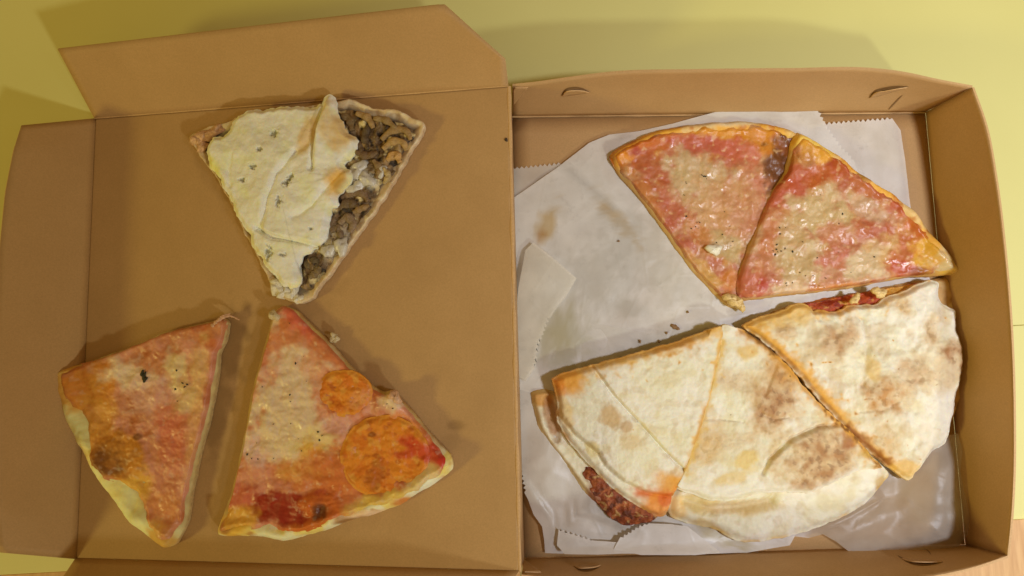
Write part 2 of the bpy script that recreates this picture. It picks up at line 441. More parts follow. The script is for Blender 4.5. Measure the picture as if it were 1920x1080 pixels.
# --- lid
lid_BL = np.array([-0.2922, 0.1285, HL]); lid_FL = np.array([-0.2949, -0.1734, HL]); lid_BR = np.array([0.0012, 0.1250, HB]); lid_FR = np.array([-0.0004, -0.1752, HB])
nu, nv = 200, 200
T_, S_ = np.meshgrid(np.linspace(0, 1, nu), np.linspace(0, 1, nv), indexing='ij')
lp = (lid_BL*(1-T_[..., None])+lid_BR*T_[..., None])*(1-S_[..., None])+(lid_FL*(1-T_[..., None])+lid_FR*T_[..., None])*S_[..., None]
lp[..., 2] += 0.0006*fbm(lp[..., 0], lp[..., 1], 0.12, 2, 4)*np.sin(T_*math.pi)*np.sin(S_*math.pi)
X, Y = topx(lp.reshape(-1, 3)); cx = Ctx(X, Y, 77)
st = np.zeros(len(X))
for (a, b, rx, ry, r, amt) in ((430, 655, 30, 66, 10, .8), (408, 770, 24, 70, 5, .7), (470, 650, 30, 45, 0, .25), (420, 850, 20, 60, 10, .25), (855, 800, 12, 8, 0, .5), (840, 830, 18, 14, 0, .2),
        (540, 178, 90, 14, -3, .45), (700, 205, 60, 20, 5, .2), (815, 690, 40, 25, 30, .12), (590, 575, 60, 20, -40, .25), (395, 330, 14, 60, -30, .3),  # streaks above the folded slice: its shadow painted in; the rest is grease
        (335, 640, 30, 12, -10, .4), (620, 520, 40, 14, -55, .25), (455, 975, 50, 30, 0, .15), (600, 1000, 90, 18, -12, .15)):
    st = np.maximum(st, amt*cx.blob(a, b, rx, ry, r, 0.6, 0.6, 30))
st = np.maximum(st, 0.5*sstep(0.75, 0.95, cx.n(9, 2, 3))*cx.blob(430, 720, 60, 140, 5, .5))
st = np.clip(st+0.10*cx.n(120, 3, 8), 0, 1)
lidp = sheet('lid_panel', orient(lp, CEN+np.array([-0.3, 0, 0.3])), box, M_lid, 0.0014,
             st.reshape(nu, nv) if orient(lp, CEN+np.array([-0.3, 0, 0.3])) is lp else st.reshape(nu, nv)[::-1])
def quadsheet(name, A, B, C_, D_, nu=24, nv=10, bow=0.0, parent=box):
    """A-B is the fold, C-D the free edge (A to D, B to C)"""
    g = np.zeros((nu, nv, 3))
    for i, t in enumerate(np.linspace(0, 1, nu)):
        for k, s in enumerate(np.linspace(0, 1, nv)):
            g[i, k] = (A*(1-t)+B*t)*(1-s)+(D_*(1-t)+C_*t)*s + np.array([0, 0, bow*math.sin(t*math.pi)*s])
    return g
def polyflap(name, pts_fold, pts_free, nu=40, nv=12):
    f = curve_lin(pts_fold, nu); e = curve_lin(pts_free, nu); g = np.zeros((nu, nv, 3))
    for k, s in enumerate(np.linspace(0, 1, nv)): g[:, k] = f*(1-s)+e*s
    return sheet(name, orient(g, np.array([-0.15, -0.02, 0.3])), lidp, thick=0.0013)
def curve_lin(pts, n):
    p = np.array(pts, float); s = np.concatenate([[0], np.cumsum(np.linalg.norm(np.diff(p, axis=0), axis=1))])
    u = np.linspace(0, s[-1], n); return np.stack([np.interp(u, s, p[:, k]) for k in range(3)], 1)
eps = np.array([0, -0.0006, 0.0003])
# back flap (45 degrees up), its right end cut off on the slant
fold = [lid_BL+eps, lid_BL*0.14+lid_BR*0.86+eps, lid_BR+eps]
polyflap('lid_flap', fold, [P(108, 92, 0.040), P(832, 8, 0.082), P(946, 112, 0.066)], 60)
# left tuck flap with rounded corners
polyflap('lid_flap', [lid_BL+np.array([.0007, 0, .0003]), lid_FL+np.array([.0007, 0, .0003])],
         [P(40, 235, 0.036), P(26, 280, 0.041), P(10, 360, 0.0425), P(0, 460, 0.043), P(-8, 600, 0.043), P(-10, 800, 0.043), P(-8, 960, 0.041), P(0, 1036, 0.036)], 60)
# front flap, mostly out of view
d_ = np.array([0, 0.0007, 0.0003])
polyflap('lid_flap', [lid_FL+d_, lid_FR+d_], [lid_FL+np.array([-0.004, -0.030, 0.036]), lid_FR+np.array([-0.03, -0.033, 0.036])], 40)
def bead(name, a, b, r=0.0007, parent=box, m=None, n=40, wob=0.0, up=(0, 0, 1)):
    """a thin rounded ridge between two points"""
    pts = curve_lin([a, b], n); d = (b-a)/np.linalg.norm(b-a); u = np.array(up, float); s = np.cross(d, u); s /= np.linalg.norm(s)
    V = []; k = 7
    for i, p in enumerate(pts):
        rr = r*(1+0.25*math.sin(i*1.7)+0.2*math.sin(i*0.63))
        for q in range(k):
            an = math.pi*q/(k-1); V.append(p+s*rr*math.cos(an)+u*rr*0.6*math.sin(an))
    Q = [(i*k+q, i*k+q+1, (i+1)*k+q+1, (i+1)*k+q) for i in range(n-1) for q in range(k-1)]
    o = link(name, mesh_np(name, np.array(V), np.array(Q)), None, [m or M_edge]); return child(o, parent)
bead('fold_crease', lid_BL+np.array([.0, .0, .0007]), lid_BR+np.array([0, .0, .0007]), 0.0005, lidp)
bead('hinge_crease', lid_BR+np.array([0.0004, 0, -.0003]), lid_FR+np.array([0.0004, 0, -.0003]), 0.0011, lidp)
bead('fold_crease', b_bl+np.array([0, -.0004, .0002]), b_br+np.array([0, -.0004, .0002]), 0.0006, m=M_kraft)

# --- locking tabs and corner gussets on the walls: drawn in the wall's own (along, up) coordinates
def on_wall(g, px, py, lift=0.0004):
    V = g.reshape(-1, 3); X, Y = topx(V); 
    nu, nv = g.shape[:2]; k = np.argmin((X-px)**2+(Y-py)**2); i, j = divmod(k, nv)
    i = min(max(i, 1), nu-2); j = min(max(j, 1), nv-2)
    du = (g[i+1, j]-g[i-1, j])/2; dv = (g[i, j+1]-g[i, j-1])/2
    # solve for the offset in the tangent plane
    e = 1e-4
    X0, Y0 = topx(g[i, j][None]); Xu, Yu = topx((g[i, j]+du*e)[None]); Xv, Yv = topx((g[i, j]+dv*e)[None])
    J = np.array([[(Xu-X0)[0]/e, (Xv-X0)[0]/e], [(Yu-Y0)[0]/e, (Yv-Y0)[0]/e]])
    s = np.linalg.solve(J, np.array([px-X0[0], py-Y0[0]]))
    n = np.cross(du, dv); n /= np.linalg.norm(n)
    if np.dot(n, CEN-g[i, j]) < 0: n = -n
    return g[i, j]+du*s[0]+dv*s[1]+n*lift, n
def slit(name, g, pts, w0=2.6, lift=0.0003, m=None, parent=box):
    """a crescent-shaped cut: narrow dark gap, thickest in the middle"""
    pts = np.array(pts, float); c = curve3(np.c_[pts, np.zeros(len(pts))], 26)[:, :2]
    V = []; 
    for i, p in enumerate(c):
        tg = c[min(i+1, 25)]-c[max(i-1, 0)]; nn = np.array([-tg[1], tg[0]])/(np.linalg.norm(tg)+1e-9)
        wd = w0*math.sin(math.pi*(i+0.6)/26.2)**0.7
        for sgn in (-1, 0, 1):
            q, n = on_wall(g, *(p+nn*sgn*wd*0.5), lift if sgn else lift*0.4); V.append(q)
    Q = [(i*3+k, i*3+k+1, i*3+k+4, i*3+k+3) for i in range(25) for k in range(2)]
    o = link(name, mesh_np(name, np.array(V), np.array(Q)), None, [m or M_slit]); return child(o, WALL[id(g)])
def tongue(g, pts, out=0.0022):
    """locking tab: its curved edge springs off the wall"""
    pts = np.array(pts, float); c = curve3(np.c_[pts, np.zeros(len(pts))], 22)[:, :2]; chord = c[0]*0.5+c[-1]*0.5
    V = []
    for i, p in enumerate(c):
        f = math.sin(math.pi*i/21)
        for s in np.linspace(0, 1, 6):
            base = (c[0]*(1-i/21)+c[-1]*(i/21))
            V.append(on_wall(g, *(base*(1-s)+p*s), 0.0004+out*f*s*s)[0])
    grid = np.array(V).reshape(22, 6, 3)
    return sheet('locking_tab', orient(grid, CEN+np.array([0, 0, .1])), WALL[id(g)], thick=0.0006)
T1 = [(1053, 179), (1060, 168), (1075, 164), (1092, 166), (1105, 172)]
T2 = [(1630, 183), (1640, 171), (1660, 165), (1682, 162), (1703, 162)]
T3 = [(1690, 1047), (1705, 1055), (1730, 1059), (1752, 1057), (1768, 1054)]
T4 = [(1076, 1062), (1085, 1068), (1100, 1070), (1115, 1067), (1127, 1060)]
for g, t, w0 in ((gw_b, T1, 2.6), (gw_b, T2, 3.6), (gw_f, T3, 4.0), (gw_f, T4, 4.0)):
    slit('tab_slit', g, t, w0)
    tongue(g, t, 0.0016)
slit('tab_slit', gw_b, [(1692, 178), (1680, 190), (1666, 205)], 2.6)
slit('tab_slit', gw_f, [(1683, 1042), (1690, 1046), (1698, 1049)], 2.0)
slit('tab_slit', gw_f, [(1735, 1030), (1742, 1035), (1746, 1041)], 2.0)
def gusset(g, tri, lift=0.0009):
    n = 10; grid = np.zeros((n, n, 3)); a, b, c = [np.array(v, float) for v in tri]
    for i, t in enumerate(np.linspace(0, 1, n)):
        for k, s in enumerate(np.linspace(0, 1, n)):
            p = (a*(1-t)+b*t)*(1-s)+(a*(1-t)+c*t)*s; grid[i, k] = on_wall(g, p[0], p[1], lift)[0]
    return sheet('corner_gusset', orient(grid[1:], CEN), WALL[id(g)], thick=0.0007)
gusset(gw_b, [(963, 163), (990, 162), (962, 196)])
gusset(gw_f, [(980, 1074), (979, 1048), (1014, 1075)])

# ------------------------------------------------------------------ waxed paper sheets
def serrate(pts):
    """points along the outline, and the same with saw teeth on the flagged stretches"""
    base_, out = [], []
    n = len(pts)
    for i in range(n):
        p = pts[i]; q = pts[(i+1) % n]; a = np.array(p[:2], float); b = np.array(q[:2], float); L = np.linalg.norm(b-a)
        z = len(p) > 2
        k = max(1, int(round(L/9.0))) if z else max(1, int(L/14))
        nn = np.array([-(b-a)[1], (b-a)[0]])/(L+1e-9)
        rnd = random.Random(int(a[0]*7+a[1]))
        for j in range(k):
            m0 = a*(1-j/k)+b*(j/k); base_.append(m0)
            if z:
                m1 = a*(1-(j+.5)/k)+b*((j+.5)/k); base_.append(m1)
                out.append(m0-nn*2.2); out.append(m1+nn*(2.4+rnd.uniform(-.9, .9)))
            else: out.append(m0)
    return np.array(base_), np.array(out)
def paper(name, label, pts, center, z, seed, clear=0.25, bumps=(), stains=(), wr=0.0009, col=(0.70, 0.695, 0.70), parent=None, rise=None, creases=()):
    O, O2 = serrate(pts); b, b2 = [np.array([P(a[0], a[1], z) for a in o])[:, :2] for o in (O, O2)]; N = len(b); M = 44
    c = P(center[0], center[1], z)[:2]
    t = np.linspace(0, 1, M)**0.9; t[0] = 0.01
    XY = c+t[:, None, None]*(b-c)[None]; XY[:-1] = c+(XY[:-1]-c)*0.985; XY[-1] = b2; XY = XY.reshape(-1, 2); x, y = XY.T
    X, Y = topx(np.stack([x, y, np.full(len(x), z)], 1)); cx = Ctx(X, Y, seed)
    zz = z+0.5*wr*(1+cx.n(120, 3, 1))+0.25*wr*(1-np.abs(cx.n(60, 2, 2))*2)
    for (a, e, rx, ry, rot, h) in bumps: zz = zz+h*cx.blob(a, e, rx, ry, rot, 0.9, 0.1, 60)
    for (pl, amp, L, side) in creases: zz = zz+cx.fold(pl, amp, L, 3, side)
    if rise is not None: zz = zz+rise(x, y)
    zz = np.maximum(zz, 0.0024)
    C = np.tile(np.array(col), (len(x), 1)); C = C*(1+0.05*cx.n(40, 3, 3))[:, None]
    cl = np.full(len(x), clear)+0.10*cx.n(50, 3, 6)
    for (a, e, rx, ry, rot, cc, amt) in stains:
        m_ = amt*cx.blob(a, e, rx, ry, rot, 0.5, 0.6, 18); C = mix(C, cc, m_); cl = cl*(1-0.6*m_)
    i = np.arange(N); j = (i+1) % N
    Q = np.vstack([np.stack([r*N+i, (r+1)*N+i, (r+1)*N+j, r*N+j], 1) for r in range(M-1)])
    V = np.vstack([np.stack([x, y, zz], 1), [[c[0], c[1], zz[:N].mean()]]])
    Tt = np.stack([np.full(N, len(V)-1), i, j], 1)
    a0 = V[Q[0]]; nn = np.cross(a0[1]-a0[0], a0[2]-a0[0])
    if nn[2] < 0: Q = Q[:, ::-1]; Tt = Tt[:, ::-1]
    me = mesh_np(name, V, Q, Tt, True, np.vstack([C, C[:1]]), {'Clear': np.clip(np.append(cl, cl[0]), 0, 0.9)})
    o = link(name, me, None, [M_paper])
    if parent is None: tag(o, label, 'paper', 'sheets of waxed paper lining the tray')
    else: o.parent = parent
    return o
greasy = lambda r, g, b: at(r, g, b)
GR = (0.60, 0.57, 0.50)
paper('waxed_paper', 'white waxed paper with serrated edge and square corner under the ham slices near back corner',
      [(1380, 250), (1545, 232, 1), (1672, 222), (1688, 245), (1696, 300), (1704, 370), (1716, 450), (1745, 530), (1795, 575), (1812, 590), (1822, 640), (1822, 690), (1806, 760), (1700, 800), (1500, 700), (1400, 500)],
      (1560, 480), 0.0032, 11, 0.12, wr=0.0008, col=(0.86, 0.83, 0.80))
paper('waxed_paper', 'white waxed paper with serrated top edge tucked under larger sheet beside the hinge',
      [(961, 316, 1), (1056, 306), (1110, 300), (1200, 420), (1180, 560), (1080, 660), (985, 690), (966, 640), (963, 500), (961, 400)],
      (1050, 480), 0.0027, 12, 0.25, wr=0.0006, col=(0.82, 0.78, 0.71))
paper('waxed_paper', 'large grease spotted sheet of waxed paper under the ham slices in the tray middle',
      [(962, 372), (1040, 318), (1105, 268), (1142, 253), (1200, 246), (1262, 232), (1340, 211), (1440, 203), (1530, 198, 1), (1548, 238, 1), (1575, 275, 1), (1600, 300), (1640, 420), (1600, 600), (1450, 700), (1250, 760), (1080, 760), (975, 730), (966, 640), (963, 520)],
      (1260, 480), 0.0036, 13, 0.08, wr=0.0011, col=(0.88, 0.85, 0.81),
      stains=[(1160, 415, 60, 13, 48, at(196, 160, 105), .75), (1100, 350, 60, 8, 40, (0.58, 0.56, 0.52), .5), (1022, 425, 16, 36, 25, at(205, 165, 95), .75), (1015, 440, 8, 16, 25, at(180, 115, 40), .6),
              (1120, 520, 60, 60, 0, GR, .5), (1200, 470, 50, 90, -40, GR, .45), (1290, 540, 60, 35, 20, GR, .3), (1180, 580, 30, 16, 0, GR, .6), (1060, 640, 40, 60, 10, at(186, 172, 130), .6), (1040, 620, 30, 40, 10, at(180, 160, 105), .5),
              (1250, 640, 90, 20, -12, (0.56, 0.54, 0.50), .4)],
      creases=[([(1142, 253), (1215, 262), (1260, 300)], 0.0012, 30, 1), ([(1060, 325), (1190, 440), (1240, 520)], 0.0008, 60, 1)])
paper('waxed_paper', 'folded over corner of waxed paper with serrated edge lying beside the hinge',
      [(1000, 455), (1042, 488), (1081, 522), (1062, 555), (1030, 595, 1), (1008, 650, 1), (1003, 690), (985, 715), (970, 705), (963, 620), (972, 540), (985, 470)],
      (972, 592), 0.0062, 14, 0.22, wr=0.0006, col=(0.86, 0.82, 0.72), bumps=[(1000, 520, 50, 60, 0, 0.003)])
fl_sheet = paper('waxed_paper', 'crumpled waxed paper with turned up serrated front edge under the folded slices',
      [(966, 640), (1080, 600), (1300, 640), (1500, 760), (1560, 900), (1500, 985), (1480, 1022), (1400, 1036), (1250, 1037), (1100, 1038), (1022, 1036), (1020, 1010), (1016, 985), (1000, 962), (985, 920, 1), (972, 862), (968, 770)],
      (1180, 840), 0.0033, 15, 0.14, wr=0.0012, col=(0.86, 0.83, 0.78),
      bumps=[(1010, 900, 40, 80, 20, 0.004), (1060, 1000, 50, 30, 0, 0.003), (1300, 1015, 80, 22, 0, 0.003)],
      stains=[(1060, 690, 40, 40, 0, at(190, 175, 130), .5), (1360, 1000, 60, 20, 20, at(190, 165, 90), .6), (1240, 640, 90, 14, -15, (0.55, 0.52, 0.48), .5), (1150, 950, 60, 40, 30, (0.52, 0.50, 0.47), .5)],
      creases=[([(975, 880), (1010, 930), (1030, 960), (1050, 985)], 0.0020, 22, 1), ([(1000, 960), (1100, 965), (1200, 1000)], 0.0015, 30, -1)])
for op, oc, sd in (([(1044, 1022), (1047, 992, 1), (1085, 1004, 1), (1114, 1013), (1165, 1017), (1195, 1034), (1120, 1037), (1058, 1036)], (1105, 1028), 16),
                   ([(1150, 1028), (1164, 1008, 1), (1200, 986, 1), (1216, 981), (1255, 982), (1288, 986), (1306, 1000), (1348, 1033), (1300, 1037), (1200, 1037)], (1245, 1014), 18)):
    paper('turned_edge', '', op, oc, 0.0085, sd, 0.05, wr=0.0012, col=(0.88, 0.86, 0.83), parent=fl_sheet, rise=lambda x, y: 0.004*sstep(-0.172, -0.18, y))
paper('waxed_paper', 'shiny translucent corner of waxed paper curling up against the front wall',
      [(1480, 1004), (1500, 960), (1560, 880), (1660, 800), (1740, 790), (1775, 815), (1792, 812), (1797, 845), (1788, 880), (1796, 915), (1806, 940), (1809, 970), (1806, 1000), (1790, 1020), (1755, 1032, 1), (1680, 1039, 1), (1590, 1033), (1562, 1012), (1540, 1000), (1515, 1008)],
      (1660, 930), 0.0045, 17, 0.50, wr=0.0014, col=(0.66, 0.60, 0.51),
      bumps=[(1752, 925, 42, 90, 12, 0.009), (1700, 990, 110, 26, -10, 0.003), (1600, 985, 70, 18, -25, 0.004), (1790, 985, 20, 50, 0, 0.004)],
      creases=[([(1530, 1000), (1600, 965), (1660, 930)], 0.002, 25, -1), ([(1690, 925), (1720, 965), (1780, 1000)], 0.0015, 40, 1)])

# ------------------------------------------------------------------ food
def PT(px, py, off=0.0): return P(px, py, ZT+off)
ZT = 0.0050                                                   # top of the paper in the tray

def flakes(parent, surf, n, region, seed, un, size=0.0011, m=None):
    """dried herb flakes strewn on a topping, one joined part"""
    rnd = random.Random(seed); V = []; T = []
    for _ in range(n):
        a, b = region(rnd); p = un(a, b, 0.009); x, y = p[0], p[1]; z = zat(surf, x, y)+0.0002
        an = rnd.uniform(0, 6.28); L = size*rnd.uniform(0.5, 1.5); W = L*rnd.uniform(0.3, 0.8); k = len(V)
        for (u, v, h) in ((-L, 0, 0), (0, -W, 0.0001), (L, 0, 0.0002), (0.1*L, W, 0.0001), (0, 0, 0.0006)):
            V.append((x+u*math.cos(an)-v*math.sin(an), y+u*math.sin(an)+v*math.cos(an), z+h))
        T += [(k, k+1, k+4), (k+1, k+2, k+4), (k+2, k+3, k+4), (k+3, k, k+4)]
    me = bpy.data.meshes.new('herb_flakes'); me.from_pydata(V, [], T); me.materials.append(m or M_herb)
    o = bpy.data.objects.new('herb_flakes', me); sc.collection.objects.link(o); child(o, surf); o['kind'] = 'stuff'; return o
def lump(name, pos, r, m, parent=None, seed=0, flat=0.6, el=1.0, ang=0.0):
    """small irregular crumb or nugget"""
    V = []; nu, nv = 12, 7; rnd = random.Random(seed); ph = [rnd.uniform(0, 6) for _ in range(4)]
    for j in range(nv):
        th = math.pi*(j+0.5)/nv
        for i in range(nu):
            fi = 2*math.pi*i/nu
            k = 1+0.22*math.sin(2*fi+ph[0]+th)+0.16*math.sin(3*fi+ph[1]-2*th)+0.1*math.sin(5*fi+ph[2])
            u, v = el*r*k*math.sin(th)*math.cos(fi), r*k*math.sin(th)*math.sin(fi)
            V.append((u*math.cos(ang)-v*math.sin(ang), u*math.sin(ang)+v*math.cos(ang), r*flat*math.cos(th)*k))
    Q = [(j*nu+i, (j+1)*nu+i, (j+1)*nu+(i+1) % nu, j*nu+(i+1) % nu) for j in range(nv-1) for i in range(nu)]
    V = np.array(V); k = len(V); V = np.vstack([V, [[0, 0, r*flat]], [[0, 0, -r*flat]]])
    T = [(k, i, (i+1) % nu) for i in range(nu)]+[(k+1, (nv-1)*nu+(i+1) % nu, (nv-1)*nu+i) for i in range(nu)]
    o = link(name, mesh_np(name, V, np.array(Q), np.array(T)), None, [m]); o.location = pos
    if parent: child(o, parent)
    return o
def tri_region(pts):
    def f(rnd):
        k = rnd.randrange(len(pts)); a, b, s = pts[k]; return a+rnd.gauss(0, s), b+rnd.gauss(0, s)
    return f

# ---- topping palette mixers -------------------------------------------------
def speckle(c, ctx, col, size, lo, hi, amt, k): return mix(c, col, amt*sstep(lo, hi, ctx.n(size, 3, k)))

# ======================= flat slices ==========================================
def pizza_slice(name, label, outline, center, un, crust_line, crust_w, paint, seed, topping, tcenter, base=0.0, tilt=None, thick=0.0085, rimh=0.0055,
                crust_col=None, side=None, bumps=(), grooves=(), group=None, flat_top=0.0024):
    root = thing(name, label, 'pizza', tuple(un(center[0], center[1], base)), group)
    lid = un is PL
    A = al if lid else at
    cl = np.array([un(a, b, 0.008)[:2] for a, b in crust_line])
    def dough_h(ctx, x, y, d):
        dc = segdist(x, y, cl)
        h = thick*sstep(-0.0005, 0.0035, d)**0.5*0.35+thick*0.65
        cr = np.exp(-((dc-crust_w*0.45)/(crust_w*0.55))**2)
        h = h+rimh*cr*(1+0.25*ctx.n(60, 3, 21))*sstep(0, 0.004, d+0.0012)
        h = h+0.0009*ctx.n(26, 4, 22)*sstep(0, 0.003, d)
        for (a, b, r1, r2, rot, amp) in bumps: h = h+amp*ctx.blob(a, b, r1, r2, rot, 0.7, 0.25)
        for (pl, wd, dep) in grooves: h = h-dep*ctx.line(pl, wd)
        if tilt is not None: h = h+tilt(x, y)
        return h
    def dough_c(ctx, x, y, d, h):
        return mix(crust_col(ctx, x, y, d), np.asarray(side)*0.85, sstep(crust_w*0.9, crust_w*0.9+0.008, segdist(x, y, cl))*(0.8+0.2*ctx.n(20, 2, 77)))
    dg = slab('dough', outline, center, un, dough_h, dough_c, root, M_crust, 560, 60, 0.02, 0.0005, seed, base, side_col=side, bulge=0.0003, jsize=0.014)
    def top_h(ctx, x, y, d):
        h = dough_h(ctx, x, y, segdist(x, y, np.array([un(a, b, 0.008)[:2] for a, b in outline]), True))
        e = sstep(0, 0.0045, d+0.0009*ctx.n(18, 2, 31))
        mel = 0.5+0.5*ctx.n(34, 3, 32); cut = sstep(crust_w*1.1, crust_w*1.1+0.008, segdist(x, y, cl))*sstep(-0.0006, 0.0015, d)
        return h-0.0010+(flat_top+0.0016*mel)*np.maximum(e, cut)+0.00016*ctx.n(14, 3, 33)*e
    topping = [(tcenter[0]+(a-tcenter[0])*1.024, tcenter[1]+(b-tcenter[1])*1.024) for a, b in topping]
    tp = slab('topping', topping, tcenter, un, top_h, paint, root, M_top, 640, 130, 0.0030, 0.0006, seed+3, base, off=0.0095, side_col=side, bulge=0.0002)
    return root, dg, tp

# ---- slice with browned cheese bubble, on the lid
def crustB(ctx, x, y, d):
    c = np.tile(al(206, 182, 92), (len(x), 1))
    c = mix(c, al(188, 150, 66), 0.6*sstep(-.2, .5, ctx.n(50, 3, 1)))
    c = mix(c, al(180, 120, 45), ctx.blob(150, 725, 48, 45, 30)); c = mix(c, al(175, 118, 42), ctx.blob(310, 1005, 26, 30)); c = mix(c, al(186, 140, 60), ctx.blob(165, 850, 14, 30, -30, .6)*.7)
    return c
def paintB(ctx, x, y, d, h):
    c = np.tile(al(172, 108, 68), (len(x), 1))
    c = mix(c, al(186, 124, 92), 0.9*sstep(-.3, .4, ctx.n(46, 4, 1)))
    c = mix(c, al(158, 84, 42), 0.8*sstep(.1, .6, ctx.n(34, 4, 2)))
    for (a, b, r1, r2, rot, q, m) in ((170, 725, 46, 50, 20, (182, 112, 34), .95), (185, 790, 30, 60, 0, (190, 132, 46), .8), (240, 700, 48, 26, 15, (190, 168, 122), .95), (330, 692, 18, 38, 0, (190, 165, 105), .9), (350, 745, 26, 30, 0, (188, 160, 96), .8),
            (285, 745, 45, 34, 0, (186, 140, 108), .7), (325, 820, 26, 60, -8, (180, 92, 62), .85), (305, 905, 34, 60, 0, (182, 114, 78), .6), (390, 630, 24, 24, 0, (168, 84, 36), .8), (405, 610, 16, 20, 0, (172, 110, 62), .7), (372, 700, 16, 60, 8, (186, 150, 84), .7), (365, 800, 10, 90, 8, (190, 140, 84), .6),
            (255, 905, 30, 40, 0, (196, 142, 44), .9), (310, 960, 28, 36, 0, (186, 116, 60), .7), (288, 990, 26, 20, 0, (192, 146, 56), .7)):
        c = mix(c, al(*q), m*ctx.blob(a, b, r1, r2, rot, .5, .5))
    bl = ctx.blob(228, 852, 48, 44, 20, .15, .12)
    c = mix(c, al(176, 112, 34), bl); c = mix(c, al(118, 70, 24), bl*ctx.blob(205, 862, 30, 28, 0, .6, .5)); c = mix(c, al(150, 92, 32), bl*.7*sstep(.0, .5, ctx.n(22, 3, 9)))
    c = mix(c, al(110, 64, 26), ctx.blob(262, 818, 8, 8)*.8)
    c = speckle(c, ctx, al(205, 170, 130), 15, .45, .8, .25, 12)
    g = 0.55+0.25*ctx.n(20, 2, 40)
    return c, np.clip(g, .1, .7)
oB = [(107, 696), (160, 680), (230, 655), (300, 626), (312, 622), (350, 612), (392, 604), (414, 596), (424, 606), (420, 635), (408, 662), (401, 720), (387, 790), (371, 850), (356, 920), (346, 980), (327, 1020), (305, 1027), (280, 1010), (240, 975), (200, 920), (160, 850), (125, 790), (112, 740)]
tB = [(128, 694), (230, 659), (300, 630), (350, 616), (392, 608), (412, 602), (419, 612), (413, 640), (401, 665), (394, 720), (380, 790), (363, 850), (348, 920), (339, 975), (318, 1008), (285, 985), (262, 935), (235, 905), (195, 885), (175, 840), (165, 790), (140, 755), (122, 720)]
B, Bd, Bt = pizza_slice('pizza_slice', 'narrow ham and cheese pizza slice with one dark cheese blister and a wispy tip', oB, (270, 790), PL,
    [(107, 700), (125, 790), (160, 850), (200, 920), (240, 975), (300, 1020)], 0.014, paintB, 201, tB, (275, 790), crust_col=crustB, side=al(160, 116, 58),
    bumps=[(228, 852, 52, 46, 20, 0.0035)])
flakes(B, Bt, 9, tri_region([(270, 705, 4), (160, 808, 2), (330, 720, 14), (350, 740, 10)]), 3, PL, 0.0008)
for k, (a, b, L, an) in enumerate(((270, 706, 3.2, 1.25), (266, 700, 2.2, 1.5), (272, 712, 2.0, .8))):
    p = PL(a, b, 0.012); o = lump('herb_leaf', (p[0], p[1], zat(Bt, p[0], p[1])+0.0003), 0.0013, M_herb, B, k, 0.4, L*0.7, an)
def strand(name, pts, r, m, parent, un, off=0.008):
    c = curve3([un(a, b, o) for a, b, o in pts], 24); V = []; k = 6
    for i, p in enumerate(c):
        rr = r*(1-0.75*i/23)*(1+0.25*math.sin(i*1.9)); d = c[min(i+1, 23)]-c[max(i-1, 0)]; d /= np.linalg.norm(d); s = np.cross(d, (0, 0, 1)); s /= np.linalg.norm(s)
        for q in range(k): V.append(p+rr*(s*math.cos(q*2*math.pi/k)+np.array([0, 0, 1])*math.sin(q*2*math.pi/k)))
    Q = [(i*k+q, i*k+(q+1) % k, (i+1)*k+(q+1) % k, (i+1)*k+q) for i in range(23) for q in range(k)]
    o = link(name, mesh_np(name, np.array(V), np.array(Q)), None, [m]); return child(o, parent)
M_wisp = flat_mat('pulled_cheese', (0.62, 0.36, 0.20), 0.5)
strand('cheese_wisp', [(398, 612, .010), (415, 597, .009), (430, 592, .007), (449, 600, .004)], 0.0017, M_wisp, B, PL)
strand('cheese_wisp', [(405, 606, .010), (418, 592, .009), (432, 588, .007)], 0.0013, M_wisp, B, PL)

